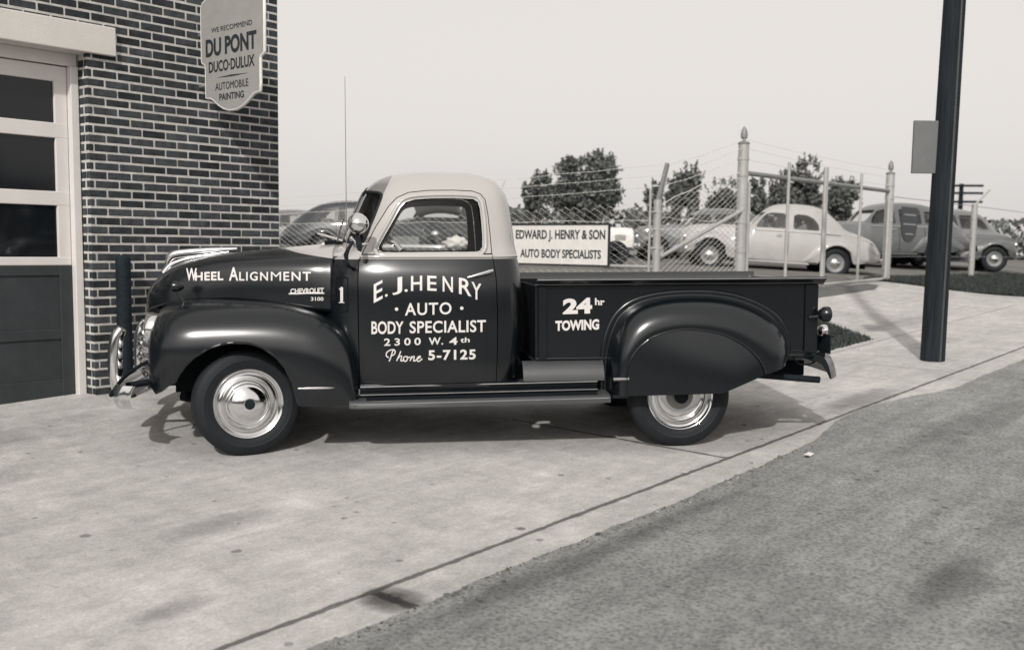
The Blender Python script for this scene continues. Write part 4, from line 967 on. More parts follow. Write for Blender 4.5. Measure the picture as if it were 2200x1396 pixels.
for side, d in ((-1, door_near), (1, door_far)):
    # rounded bead round the window and the belt moulding
    ring = cat([(a, 0, b) for a, b in grow(WIN_IN, 0.022)], 96, closed=True)
    MB().tube([on_cab(p[0], p[2], .0, side) for p in ring], 0.014, 8, closed=True).build('window_frame', M['lightpaint'], d, smooth=60)
    ring = cat([(a, 0, b) for a, b in grow(WIN_IN, 0.003)], 96, closed=True)
    MB().tube([on_cab(p[0], p[2], -.006, side) for p in ring], 0.006, 6, closed=True).build('window_seal', M['black'], d, smooth=60)
    MB().tube([on_cab(x, 1.318, .002, side) for x in lin(.775, 1.652, 26)], 0.0125, 8).build('belt_moulding', M['lightpaint'], d, smooth=60)
    MB().tube([on_cab(x, 1.3345, .0, side) for x in lin(.785, 1.65, 26)], 0.0045, 6).build('belt_shadow_line', M['black'], d, smooth=60)  # black strip drawn in for the shadowed gap above the moulding
    # pane
    m = MB(); pts = []
    def lohi(x):
        zs_ = []
        for i in range(len(WIN_IN)):
            (a, b), (c, e) = WIN_IN[i], WIN_IN[(i+1) % len(WIN_IN)]
            if (a - x) * (c - x) <= 0 and a != c: zs_.append(b + (e - b) * (x - a) / (c - a))
        return min(zs_), max(zs_)
    G = []
    for x in lin(.898, 1.588, 24):
        lo, hi = lohi(x); G.append([on_cab(x, lo + (hi - lo) * k / 8, -.014, side) for k in range(9)])
    m.grid(G); m.build('window_pane', M['glass'], d, smooth=180)
MB().tube([on_cab(x, 1.318, .002) for x in lin(1.662, 1.83, 10)], 0.011, 8).build('rear_belt_moulding', M['lightpaint'], cab, smooth=60)
# windscreen panes, gasket
def hit_x(b, y, z):
    h = b.ray_cast(Vector((-2, y, z)), Vector((1, 0, 0))); return h[0].x
for side in (-1, 1):
    G = []; ys = lin(.036, .652, 14)
    for y in ys:
        zs_ = []
        for i in range(len(WS)):
            (a, b), (c, e) = WS[i], WS[(i+1) % len(WS)]
            if (a - y) * (c - y) <= 0 and a != c: zs_.append(b + (e - b) * (y - a) / (c - a))
        lo, hi = min(zs_), max(zs_)
        G.append([(hit_x(CABV, side * y, lo + (hi - lo) * k / 6) + .012, side * y, lo + (hi - lo) * k / 6) for k in range(7)])
    m = MB(); m.grid(G); m.build('windscreen', M['glass'], truck, smooth=180)
    ring = cat([(side * a, b, 0) for a, b in WS], 80, closed=True)
    MB().tube([(hit_x(CABV, p[0], p[1]) + .002, p[0], p[1]) for p in ring], 0.011, 6, closed=True).build('windscreen_gasket', M['rubber'], cab, smooth=60)
MB().tube([(hit_x(CABV, 0, z) - .004, 0, z) for z in lin(1.42, 1.78, 8)], 0.012, 8).build('windscreen_divider', M['trimgrey'], cab, smooth=60)
m = MB(); m.grid([[(1.86 - (z - 1.3) * .13 - .012, y, z) for z in (1.42, 1.685)] for y in (-.44, 0, .44)]); m.build('rear_window', M['glass'], truck)

# ---- door lettering, traced line by line on the photographed door, lying on its surface
def nl(m): m.build('door_lettering', M['white'], door_near, recalc=False, merge=0); return MB()
L_ = MB()
arc = [('E', (803, 651), (822, 641), 40, 40), ('.', (827, 638), (833, 637), 6, 6), ('J', (843, 634), (864, 631), 36, 37), ('.', (869, 627), (876, 627), 6, 6), ('H', (883, 625), (907, 624), 32, 32),
       ('E', (918, 624), (938, 625), 32, 32), ('N', (951, 626), (973, 628), 33, 33), ('R', (986, 631), (1013, 637), 35, 36), ('Y', (1013, 641), (1034, 646), 36, 36)]
for ch, bl, br, hl, hr in arc: px_text(L_, CABV, -.86, ch, bl, br, hl, hr, bold=.012)
L_ = nl(L_); px_text(L_, CABV, -.86, 'AUTO', (870, 678), (970, 675), 27, 26, .015, 1.12)
for u, v in ((852, 664), (992, 662)):
    ring = [px_on(CABV, u + 3.7 * math.cos(a), v + 3.7 * math.sin(a), -.86) for a in lin(0, 2 * math.pi, 17)[:-1]]; L_.poly(ring)
L_ = nl(L_); px_text(L_, CABV, -.86, 'BODY', (798, 718), (867, 717), 28, 27, .022); L_ = nl(L_); px_text(L_, CABV, -.86, 'SPECIALIST', (880, 716), (1044, 713), 26, 26, .018, 1.06)
L_ = nl(L_); px_text(L_, CABV, -.86, '2300', (825, 743), (904, 741), 16, 16, .02, 1.5); px_text(L_, CABV, -.86, 'W.', (921, 741), (952, 740), 16, 16, .02, 1.1)
px_text(L_, CABV, -.86, '4', (965, 741), (983, 740), 16, 16, .02); px_text(L_, CABV, -.86, 'th', (989, 736), (1009, 735), 11, 11, .02)
L_ = nl(L_); px_text(L_, CABV, -.86, '5-7125', (920, 774), (1022, 772), 22, 22, .03, 1.15)
L_ = nl(L_)
def script(pts, w=.0075, n=40):
    q = cat([(u, v, 0) for u, v in pts], n); stroke(L_, [px_on(CABV, a[0], a[1], -.86, .0032) for a in q], w)
script([(836, 776), (840, 766), (843, 756), (845, 752)], .008)
script([(835, 768), (830, 764), (831, 757), (838, 752), (846, 751), (849, 755), (847, 761), (841, 764)])
script([(852, 775), (856, 766), (860, 757), (861, 754)]); script([(854, 771), (859, 765), (863, 765), (862, 770), (861, 774), (864, 775), (868, 771)])
script([(874, 765), (868, 767), (867, 773), (871, 776), (875, 772), (875, 766), (878, 768), (881, 766)]); script([(881, 775), (883, 769), (885, 765)])
script([(882, 772), (887, 766), (890, 766), (889, 772), (889, 775), (893, 774), (897, 770)]); script([(897, 770), (902, 768), (903, 765), (899, 766), (896, 771), (898, 776), (903, 774), (907, 770)])
L_.build('door_lettering', M['white'], door_near, recalc=False, merge=0)
L_ = MB()                                                   # handle
hb = [px_on(CABV, u, v, -.87, o) for u, v, o in ((1058, 581, .030), (1048, 584, .034), (1025, 590, .033), (1004, 596, .026))]
L_.tube(hb, [.011, .013, .0105, .006], 10); p = px_on(CABV, 1050, 583, -.86, 0); L_.tube([p, p + Vector((0, -.034, 0))], .014, 10)
L_.build('door_handle', M['chrome'], door_near, smooth=60)
p = Vector((1.62, .86, 1.20)); MB().tube([p + Vector((0, .03, 0)), p + Vector((-.14, .03, -.03))], .010, 8).build('door_handle', M['chrome'], door_far, smooth=60)
# cowl vent with its numeral
L_ = MB(); ring = cat([(722, 603), (726, 597), (744, 597), (747, 603), (747, 640), (747, 663), (744, 669), (724, 670), (720, 664), (721, 640)], 60, closed=True)
L_.tube([px_on(CABV, a, b, -.7, 0) for a, b in ring], .0045, 6, closed=True); L_.build('cowl_vent', M['black'], cab, smooth=60)
L_ = MB(); px_text(L_, CABV, -.7, 'I', (731, 650), (737, 650), 33, 33, .05)
stroke(L_, [px_on(CABV, u, 650, -.7) for u in (728, 740)], .006); stroke(L_, [px_on(CABV, u, v, -.7) for u, v in ((729, 622), (735, 617))], .010)
L_.build('cowl_numeral', M['white'], cab, recalc=False, merge=0)

# ---- hood
HR = [(-.775,[(.05,.985),(.05,1.0),(.04,1.012),(.03,1.02),(.015,1.024),(0,1.025)]),
 (-.755,[(.17,.93),(.165,1.0),(.145,1.04),(.11,1.065),(.06,1.08),(0,1.085)]),
 (-.70,[(.29,.96),(.275,1.06),(.245,1.10),(.19,1.13),(.105,1.15),(0,1.155)]),
 (-.62,[(.365,.98),(.35,1.09),(.315,1.15),(.25,1.19),(.14,1.213),(0,1.22)]),
 (-.50,[(.43,1.0),(.415,1.12),(.385,1.195),(.325,1.245),(.19,1.275),(0,1.285)]),
 (-.34,[(.48,1.02),(.47,1.14),(.445,1.225),(.385,1.28),(.23,1.313),(0,1.323)]),
 (-.10,[(.535,1.03),(.53,1.15),(.51,1.245),(.445,1.303),(.27,1.343),(0,1.353)]),
 (.20,[(.60,1.0),(.60,1.13),(.58,1.25),(.505,1.318),(.31,1.366),(0,1.380)]),
 (.44,[(.65,.96),(.65,1.12),(.628,1.25),(.55,1.325),(.34,1.383),(0,1.402)]),
 (.584,[(.668,.945),(.668,1.10),(.640,1.245),(.570,1.326),(.36,1.388),(0,1.412)])]
rows = []
for x, pts in HR:
    near = [(x, -y, z) for y, z in pts]; far = [(x, y, z) for y, z in pts[-2::-1]]; rows.append(near + far)
def hood_rows(n):
    R = []
    for x, pts in HR:
        h = cat([(x, -y, z) for y, z in pts], 26); f = h[-2::-1].copy(); f[:, 1] *= -1; R.append(np.vstack([h, f]))
    R = np.array(R); out = np.zeros((n, R.shape[1], 3))
    for j in range(R.shape[1]): out[:, j] = cat(R[:, j], n)
    return out
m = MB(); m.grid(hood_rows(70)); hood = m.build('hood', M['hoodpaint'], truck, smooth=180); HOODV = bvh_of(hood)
md = hood.modifiers.new('s', 'SOLIDIFY'); md.thickness = .012; md.offset = -1
L_ = MB()
px_text(L_, HOODV, -.55, 'W', (400, 603), (423, 603), 27, 27, .02); px_text(L_, HOODV, -.55, 'HEEL', (419, 603), (480, 602), 18, 19, .03, 1.1)
px_text(L_, HOODV, -.55, 'A', (492, 603), (512, 603), 29, 29, .02); px_text(L_, HOODV, -.55, 'LIGN', (514, 603), (576, 603), 19, 19, .018, 1.18); px_text(L_, HOODV, -.55, 'M', (582, 603), (604, 603), 19, 19, 0.0); px_text(L_, HOODV, -.55, 'ENT', (609, 603), (668, 603), 19, 19, .018, 1.2)
L_.build('hood_lettering', M['white'], hood, recalc=False, merge=0)
L_ = MB(); px_text(L_, HOODV, -.6, 'CHEVROLET', (624, 631), (696, 629), 11, 11, .03, off=.006); em = [px_on(HOODV, u, v, -.6, .004) for u, v in ((621, 631), (640, 631), (660, 630), (697, 630))]
L_.tube(em, .006, 6); px_text(L_, HOODV, -.6, '3100', (668, 646), (695, 646), 8, 8, .02, off=.005); L_.build('hood_emblem', M['white'], hood, recalc=False, solid=0, merge=0)
m = MB(); P_ = [(-.64, 0, 1.262), (-.60, 0, 1.325), (-.50, 0, 1.345), (-.30, 0, 1.362), (-.14, 0, 1.372)]
m.tube(cat(P_, 24), [.012 + .022 * math.sin(math.pi * (k / 23) ** .7) for k in range(24)], 10)
m.tube(cat([(-.66, 0, 1.20), (-.60, 0, 1.262), (-.45, 0, 1.312), (-.2, 0, 1.35)], 20), [.03 - .0012 * k for k in range(20)], 10)
m.build('hood_ornament', M['chrome'], hood, smooth=60)
# cowl panel between hood and windscreen, ventilator flap
G = []
for y in lin(-.56, .56, 21):
    a = HOODV.ray_cast(Vector((.56, y, 3)), Vector((0, 0, -1)))[0]; z0 = a.z - .004 if a else 1.33
    xe = hit_x(CABV, y, 1.405) + .02; G.append([(.576, y, z0), (.60 + .3 * (xe - .6), y, z0 + .004), (xe, y, max(1.405, z0 - .0))])
m = MB(); m.grid(G); m.build('cowl_panel', M['lightpaint'], truck, smooth=180, solid=.01)
m = MB(); m.box((.545, 0, 1.452), (.20, .34, .014), Matrix.Rotation(math.radians(17), 3, 'Y')); m.build('cowl_ventilator', M['lightpaint'], truck, bevel=.006)
m = MB(); m.bx(.50, .62, -.15, .15, 1.40, 1.43); m.build('ventilator_well', M['black'], truck)
# wiper
m = MB(); m.tube([(.60, -.30, 1.425), (.625, -.42, 1.50), (.66, -.50, 1.58)], .006, 6); m.build('wiper', M['trimgrey'], truck)

# ---- front fenders
FT = [(-.645,.70),(-.635,.85),(-.615,.925),(-.57,.985),(-.50,1.015),(-.38,1.032),(-.20,1.035),(.05,1.025),(.25,1.005),(.40,.972),(.52,.93),(.61,.87),(.67,.79),(.71,.69),(.735,.56),(.75,.44)]
FB = [(-.645,.56),(-.615,.47),(-.57,.425),(-.51,.455),(-.455,.50),(-.43,.505),(-.40,.56),(-.36,.615),(-.30,.672),(-.20,.732),(-.10,.762),(-.02,.768),(.06,.762),(.14,.735),(.22,.675),(.28,.595),(.325,.50),(.35,.40),(.362,.345),(.50,.335),(.75,.345)]
FO = [(-.645,.60),(-.635,.74),(-.61,.82),(-.57,.868),(-.50,.898),(-.38,.914),(-.15,.926),(.10,.930),(.35,.928),(.55,.920),(.66,.905),(.72,.88),(.75,.86)]
FI = [(-.645,.33),(-.5,.425),(-.34,.475),(-.10,.53),(.20,.595),(.44,.645),(.58,.66),(.66,.70),(.75,.76)]
def ip(tab, x): return float(np.interp(x, [a for a, b in tab], [b for a, b in tab]))
def sm(tab, x, w=.02): return (ip(tab, x - w) + 2 * ip(tab, x) + ip(tab, x + w)) / 4
fx = sorted(set(lin(-.645, -.38, 28) + lin(-.38, .24, 40) + lin(.24, .37, 26) + lin(.37, .75, 30)))
def fout(x):                                              # plan outline of the fender's outer face
    if x < -.20:
        u = min(1.0, (-.20 - x) / .445); return .60 + .330 * (1 - u ** 3.4) ** (1 / 2.3)
    return .930 - (.07 * ((x - .40) / .35) ** 2.4 if x > .40 else 0)
FO = [(x, fout(x)) for x in np.linspace(-.645, .75, 120)]
_ft = cat([(a, b, 0) for a, b in FT], 160); FT = [(a[0], a[1]) for a in _ft]
fends = []
for side in (-1, 1):
    G = []
    for x in fx:
        zt, zb, yo, yi = sm(FT, x, .015), ip(FB, x), ip(FO, x), sm(FI, x, .02)
        h = .34 if x > -.55 else .34 - .10 * (-.55 - x) / .095
        zs_ = zt - h; row = []; p_ = 2.35
        tm = math.pi / 2 if zb <= zs_ else math.acos(((zb - zs_) / h) ** (p_ / 2))
        for k in range(25):                                 # crown: superellipse from the hood joint out and down, cut by the wheel opening
            t_ = tm * (k / 24) ** .9
            row.append((x, side * (yi + (yo - yi) * max(0, math.sin(t_)) ** (2 / p_)), zs_ + h * max(0, math.cos(t_)) ** (2 / p_)))
        ye = abs(row[-1][1]); z1 = row[-1][2]
        for k in range(1, 9):
            f = k / 8; row.append((x, side * (ye - .035 * f * f * min(1, max(0, z1 - zb) / .2)), z1 + (zb - z1) * f))
        yo = abs(row[-1][1]) + .035
        row.append((x, side * (yo - .045), zb + .001)); row.append((x, side * (yo - .06), zb + .012))
        G.append(row)
    m = MB(); m.grid(G, flip=side > 0)
    # skirt down the front between the fenders' outer edge and the grille
    f_ = m.build('front_fender', M['paint'], truck, smooth=50, recalc=True)
    fends.append(f_)
    if side < 0: FENDV = bvh_of(f_)
    tr_ = MB(); tr_.tube([Vector((x, side * (sm(FO, x) - .012), .465)) for x in lin(.36, .66, 12)], .0075, 6); tr_.build('trim_strip', M['chrome'], f_, smooth=60)
    def lipy(x):
        zt, zb, yo, yi = sm(FT, x, .015), ip(FB, x), ip(FO, x), sm(FI, x, .02); zs_ = zt - .34
        if zb <= zs_: return yo - .040
        q = (zb - zs_) / .34; return yi + (yo - yi) * (1 - q ** 2.35) ** (1 / 2.35) - .006
    lip = MB(); lip.tube([(x, side * (lipy(x)), ip(FB, x) + .004) for x in fx if -.43 <= x <= .362], .009, 6); lip.build('wheel_lip', M['paint'], f_, smooth=60)
    # headlamp
    h_ = MB(); c_ = (-.628, side * .60, .84)
    h_.lathe([(.105, .06), (.112, .02), (.108, -.012), (.098, -.026), (.092, -.022)], 32, 'X', c_); hl = h_.build('headlight', M['chrome'], truck, smooth=60)
    h_ = MB(); h_.lathe([(.093, -.020), (.075, -.034), (.04, -.043), (.001, -.046)], 32, 'X', c_); h_.build('lens', mat('lamp_lens', (.5, .5, .5), .12, var=.05, scale=40), hl, smooth=60)
    # inner wheel well
    m = MB(); m.bx(-.5, .62, side * .36, side * .52, .40, .99); m.build('wheel_well', M['black'], f_)
m = MB()
G = []
for x in lin(-.52, .62, 30): G.append([(x, -.90, .34 if x < -.4 else .60), (x, -.90, .60)])
# small lamp standing on the fender beside the hood nose
for side in (-1, 1):
    c_ = Vector((-.455, side * .60, 1.125)); zf = 1.02
    m = MB(); m.lathe([(.001, .05), (.018, .045), (.032, .02), (.037, -.01), (.034, -.025), (.001, -.032)], 20, 'X', c_); lp_ = m.build('marker_lamp', M['paint'], truck, smooth=60)
    m = MB(); m.tube([c_ + Vector((.0, 0, -.03)), c_ + Vector((.02, 0, -.07)), (-.40, side * .60, zf - .02)], [.010, .009, .014], 8); m.build('lamp_stalk', M['paint'], lp_, smooth=60)

# ---- grille, bumper
gr_ = MB(); gr_.bx(-.62, -.58, -.56, .56, .42, .95); grille = gr_.build('grille', M['black'], truck)
for z, ex_ in ((.835, .0), (.765, .02), (.695, .03), (.625, .03), (.555, .02)):
    m = MB(); pts = cat([(-.635, -.60, z), (-.69 - ex_, -.46, z), (-.76 - ex_, -.24, z), (-.79 - ex_, 0, z), (-.76 - ex_, .24, z), (-.69 - ex_, .46, z), (-.635, .60, z)], 40)
    rows = []
    for p in pts: rows.append([(p[0] - a, p[1], p[2] + b) for a, b in ((0, .026), (.018, .020), (.028, 0), (.018, -.020), (0, -.026), (-.02, -.02), (-.02, .02))])
    m.grid(rows, closed_v=True, cap=True); m.build('grille_bar', M['chrome'], grille, smooth=50)
def bumper(x0, sgn, zc, h, name, m_, wrap, yend=.90):
    pts = cat([(x0 + sgn * wrap, -yend, 0), (x0 + sgn * .07, -yend + .08, 0), (x0 + sgn * .02, -.55, 0), (x0, 0, 0), (x0 + sgn * .02, .55, 0), (x0 + sgn * .07, yend - .08, 0), (x0 + sgn * wrap, yend, 0)], 50)
    prof = [(-.012, -h / 2), (-.035, -h / 4), (-.042, 0), (-.035, h / 4), (-.012, h / 2), (0, h / 2), (-.022, h / 4), (-.03, 0), (-.022, -h / 4), (0, -h / 2)]
    m = MB(); m.grid([[(p[0] + sgn * a, p[1], zc + b) for a, b in prof] for p in pts], closed_v=True, cap=True)
    return m.build(name, m_, truck, smooth=45)
fb_ = bumper(-.865, 1, .42, .15, 'front_bumper', M['chrome'], .19)
for y in (-.36, .36):
    m = MB(); pts = cat([(-.895, y, .32), (-.93, y, .45), (-.935, y, .62), (-.915, y, .77), (-.88, y, .83)], 20)
    m.tube(pts, [.035, .04, .04, .036, .02], 10) if False else m.tube(pts, [.034 + .016 * math.sin(math.pi * k / 19) for k in range(20)], 10)
    m.build('bumper_guard', M['chrome'], fb_, smooth=60)
    m = MB(); m.tube([(-.865, y, .43), (-.60, y, .47)], .025, 6); m.build('bumper_arm', M['black'], fb_)
m = MB(); m.tube(cat([(-.86, -.80, .42), (-.80, -.72, .52), (-.70, -.66, .60), (-.62, -.60, .64)], 12), .012, 6); m.build('bumper_brace', M['black'], fb_, smooth=60)

# ---- running boards, sills
for side in (-1, 1):
    m = MB(); rows = []
    for x in (.69, .75, 1.5, 2.38, 2.44):
        zz = .352 + .012 * (x - .75) / 1.7; yo = .925 if x > .70 else .90
        rows.append([(x, side * y, zz + z) for y, z in ((.70, .030), (.80, .028), (.88, .020), (yo - .012, .012), (yo, -.002), (yo, -.030), (yo - .02, -.034), (.70, -.03))])
    m.grid(rows, closed_v=True, cap=True); rb = m.build('running_board', M['greyed'], truck, smooth=40)
    m = MB()
    for k in range(9): y = .79 + k * .0125; m.tube([(.80, side * y, .382 - (y - .8) * .09), (2.36, side * y, .395 - (y - .8) * .09)], .0022, 4)
    m.build('tread_ribs', M['black'], rb)
    m = MB(); m.tube([(.72, side * .921, .350), (2.43, side * .921, .363)], .0055, 6); m.build('edge_trim', M['trimgrey'], rb, smooth=60)
    m = MB()
    rows = [[(x, side * y, z + .012 * (x - .76) / 1.6) for y, z in ((.765, .47), (.800, .455), (.806, .448), (.800, .441), (.79, .41), (.806, .402), (.812, .396), (.806, .389), (.775, .37), (.70, .37), (.70, .47))] for x in (.757, 2.37)]
    m.grid(rows, closed_v=True, cap=True); sl_ = m.build('sill_panel', M['paint'], truck, smooth=30)
    m = MB(); m.tube([(.76, side * .806, .450), (2.37, side * .806, .463)], .0045, 6); m.tube([(.76, side * .812, .397), (2.37, side * .812, .409)], .0055, 6); m.build('sill_trim', M['trimgrey'], sl_, smooth=60)
    # curved apron between bed and board
    G = []
    for x in lin(1.86, 2.42, 6): G.append([(x, side * (.70 + .105 * math.sin(t_ * math.pi / 2)), .600 - .130 * (1 - math.cos(t_ * math.pi / 2))) for t_ in lin(0, 1, 9)])
    m = MB(); m.grid(G, flip=side > 0); m.build('bed_apron', M['greyed'], truck, smooth=60)

# ---- cargo bed
BX0, BX1, BZ0, BZ1, BY = 1.955, 3.965, .60, 1.125, .70
bed = MB(); bed.bx(BX0, BX1, -BY + .02, BY - .02, .585, .605); bed = bed.build('cargo_bed', M['wood'], truck)
for side in (-1, 1):
    m = MB(); m.bx(BX0, BX1, side * (BY - .018), side * BY, BZ0, BZ1)
    sdp = m.build('side_panel', M['paint'], bed, bevel=.004)
    m = MB()
    prof = [(BY - .018, BZ1 - .002), (BY + .012, BZ1 + .004), (BY + .058, BZ1 + .040), (BY + .068, BZ1 + .044), (BY + .078, BZ1 + .040), (BY + .080, BZ1 + .030), (BY + .072, BZ1 + .022), (BY + .062, BZ1 + .024), (BY + .018, BZ1 - .012), (BY - .0, BZ1 - .016)]
    m.grid([[(x, side * y, z) for y, z in prof] for x in (BX0 + .005, BX1 + .035)], closed_v=True, cap=True); tr_ = m.build('top_rail', M['paint'], bed, smooth=35)
    m = MB(); m.tube([(BX0 + .005, side * (BY + .080), BZ1 + .032), (BX1 + .035, side * (BY + .080), BZ1 + .032)], .0045, 6); m.build('rail_edge_highlight', M['trimgrey'], tr_, smooth=60)  # pale line drawn in as the highlight along the rail's outer edge
    m = MB(); m.tube([(BX0 + .005, side * (BY + .030), BZ1 - .002), (BX1 + .035, side * (BY + .030), BZ1 - .002)], .004, 6); m.build('rail_bead_highlight', M['trimgrey'], tr_, smooth=60)  # second painted-in highlight, along the lower edge of the rail
    for xs_ in (2.005, 3.90):                                # stake pockets
        m = MB(); rows = [[(xs_ + a, side * (BY + b), z) for a, b in ((-.034, .0), (-.028, .016), (.028, .016), (.034, .0), (.034, -.003), (-.034, -.003))] for z in (BZ0 + .01, BZ1 - .02)]
        m.grid(rows, closed_v=True, cap=True); m.build('stake_pocket', M['paint'], bed, smooth=30)
    m = MB(); m.tube([(BX0, side * (BY + .004), BZ0 + .012), (BX1, side * (BY + .004), BZ0 + .012)], .012, 8); m.build('lower_bead', M['paint'], bed, smooth=60)
m = MB(); m.bx(BX0, BX0 + .02, -BY + .02, BY - .02, .60, BZ1 - .01); m.build('front_panel', M['black'], bed, bevel=.004)
tg = MB(); tg.bx(BX1 - .005, BX1 + .018, -BY + .03, BY - .03, .63, BZ1); tg.tube([(BX1 + .008, -BY + .03, BZ1), (BX1 + .008, BY - .03, BZ1)], .017, 10); tailgate = tg.build('tailgate', M['paint'], truck, smooth=40)
m = MB(); m.tube([(BX1 + .01, .52, BZ1 + .005), (BX1 - .02, .60, BZ1 - .04), (BX1 - .03, .68, BZ1 + .01)], .006, 6); m.tube([(BX1 + .01, -.52, BZ1 + .005), (BX1 - .02, -.60, BZ1 - .04), (BX1 - .03, -.68, BZ1 + .01)], .006, 6); m.build('tailgate_chain', M['trimgrey'], tailgate, smooth=60)
for k in range(7):
    m = MB(); y = -.57 + k * .19; m.bx(BX0 + .03, BX1 - .03, y - .006, y + .006, .606, .612); m.build('skid_strip', M['trimgrey'], bed)
BEDV = BVHTree.FromPolygons([(1.9, -BY, .5), (4.1, -BY, .5), (4.1, -BY, 1.3), (1.9, -BY, 1.3)], [(0, 1, 2, 3)])
L_ = MB(); px_text(L_, BEDV, -.70, '24', (1209, 675), (1272, 673), 33, 34, .05); px_text(L_, BEDV, -.70, 'hr', (1278, 655), (1299, 656), 15, 15, .03)
px_text(L_, BEDV, -.70, 'TOWING', (1193, 711), (1287, 708), 22, 23, .045); L_.build('bed_lettering', M['white'], bed, recalc=False, merge=0)

# ---- rear fenders (pontoon swept round an arch) and their skirts
ARC = [(2.452,.372),(2.452,.50),(2.462,.66),(2.492,.79),(2.555,.905),(2.67,.985),(2.84,1.025),(3.04,1.036),(3.25,1.024),(3.445,.976),(3.61,.89),(3.70,.785),(3.732,.665),(3.715,.565)]
CEN = np.array((3.20, .390))
AR = cat([(a, b, 0) for a, b in ARC], 90)
SK = cat([(a, b, 0) for a, b in [(2.545,.378),(2.548,.53),(2.585,.655),(2.70,.765),(2.86,.818),(3.03,.822),(3.22,.782),(3.37,.70),(3.47,.60),(3.51,.508)]], 90)
YB, YM = .705, .948
for side in (-1, 1):
    rows = []
    for i in range(90):
        A = AR[i]; Sx = SK[i]; row = []
        dA = np.array((A[0], A[1])); dS = np.array((Sx[0], Sx[1])); outw = dA - CEN; outw = outw / np.linalg.norm(outw)
        tdist = np.linalg.norm(dA - dS)
        # flange and fillet against the bed side
        for o_, y in ((.052, YB - .006), (.049, YB + .006), (.036, YB + .011), (.020, YB + .009), (.006, YB + .007)):
            q = dA + outw * o_; row.append((q[0], side * y, max(q[1], .362)))
        N_ = 22
        for k in range(N_ + 1):
            f = k / N_; g = f ** 1.6; q = dA + (dS - dA) * g
            yy = YB + .012 + (YM - YB - .012) * (1 - (1 - min(1, g / .95)) ** 2.2) ** (1 / 2.0)
            row.append((q[0], side * yy, q[1]))
        row.append((dS[0], side * (YM - .006), dS[1]))
        rows.append(row)
    m = MB(); m.grid(rows, flip=side < 0); rf = m.build('rear_fender', M['paint'], truck, smooth=60)
    rows = []
    for i in range(90):
        dS = np.array((SK[i][0], SK[i][1])); row = []
        for k in range(12):
            f = k / 11; q = dS + (CEN - dS) * f; row.append((q[0], side * (YM - .004 + .040 * math.sin(f * math.pi / 2)), q[1]))
        rows.append(row)
    m = MB(); m.grid(rows, flip=side < 0); skt = m.build('fender_skirt', M['paint'], truck, smooth=60)
    m = MB(); m.tube([(a[0], side * (YM + .001), a[1]) for a in SK], .006, 6); m.build('skirt_bead', M['paint'], skt, smooth=60)
    # rear wall and lower edge behind the wheel, lower front corner block with its bright clip
    m = MB(); m.bx(2.452, 2.56, side * .705, side * .93, .362, .385); m.build('fender_foot', M['paint'], rf)
    m = MB(); pts = [px_on(CABV, 0, 0, 0)] if False else [(2.455, side * .936, .492), (2.56, side * .944, .494)]
    m.tube(pts, .012, 8); m.build('fender_clip', M['trimgrey'], rf, smooth=60)
    m = MB(); m.bx(2.62, 3.45, side * .50, side * .66, .45, .98); m.build('wheel_well', M['black'], rf)

# ---- rear: lamps, plate, bumper, exhaust
for side in (-1, 1):
    m = MB(); c_ = (4.0, side * .77, .905); m.lathe([(.001, -.055), (.03, -.05), (.052, -.02), (.056, .01), (.054, .022), (.046, .028)], 24, 'X', c_); tl_ = m.build('tail_light', M['paint'], truck, smooth=60)
    m = MB(); m.lathe([(.047, .022), (.03, .036), (.001, .042)], 24, 'X', c_); m.build('lens', mat('tail_lens', (.06, .03, .03), .1), tl_, smooth=60)
    m = MB(); m.tube([(3.90, side * .72, .88), (3.97, side * .765, .89)], .014, 8); m.build('lamp_arm', M['paint'], tl_)
m = MB(); m.lathe([(.001, -.04), (.03, -.035), (.045, 0), (.043, .02), (.001, .03)], 20, 'X', (4.055, -.60, .775)); pl_ = m.build('plate_lamp', M['chrome'], truck, smooth=60)
m = MB(); m.bx(4.05, 4.056, -.74, -.46, .62, .755); m.tube([(4.05, -.6, .75), (4.15, -.55, .725)], .008, 6); m.build('licence_plate', M['postdark'], pl_)
BP = [(4.015, .628), (4.06, .618), (4.095, .590), (4.118, .545), (4.135, .49), (4.142, .45), (4.130, .452), (4.10, .51), (4.07, .55), (4.03, .575), (4.0, .585)]
m = MB(); rows = []
for y in lin(-.80, .80, 25):
    b = .05 * (1 - (y / .80) ** 2) - .10 * max(0, abs(y) - .62) / .18
    rows.append([(x + b, y, z) for x, z in BP])
m.grid(rows, closed_v=True, cap=True); rbm = m.build('rear_bumper', M['paint'], truck, smooth=40)
for y in (-.70, .70, -.36, .36):
    m = MB(); m.prism([(3.72, .66), (3.84, .648), (4.02, .622), (4.03, .585), (3.94, .565), (3.84, .60), (3.72, .62)], y - .012, y + .012); m.build('bumper_bracket', M['paint'], rbm, bevel=.003)
m = MB(); m.tube([(2.4, -.40, .45), (3.5, -.60, .47), (4.02, -.64, .425)], .024, 12); m.build('tail_pipe', M['postdark'], truck, smooth=60)
m = MB(); m.tube(cat([(3.78, -.70, .62), (3.84, -.70, .55), (3.93, -.70, .55), (4.0, -.70, .60)], 14), .006, 6); m.build('cable', M['black'], rbm, smooth=60)

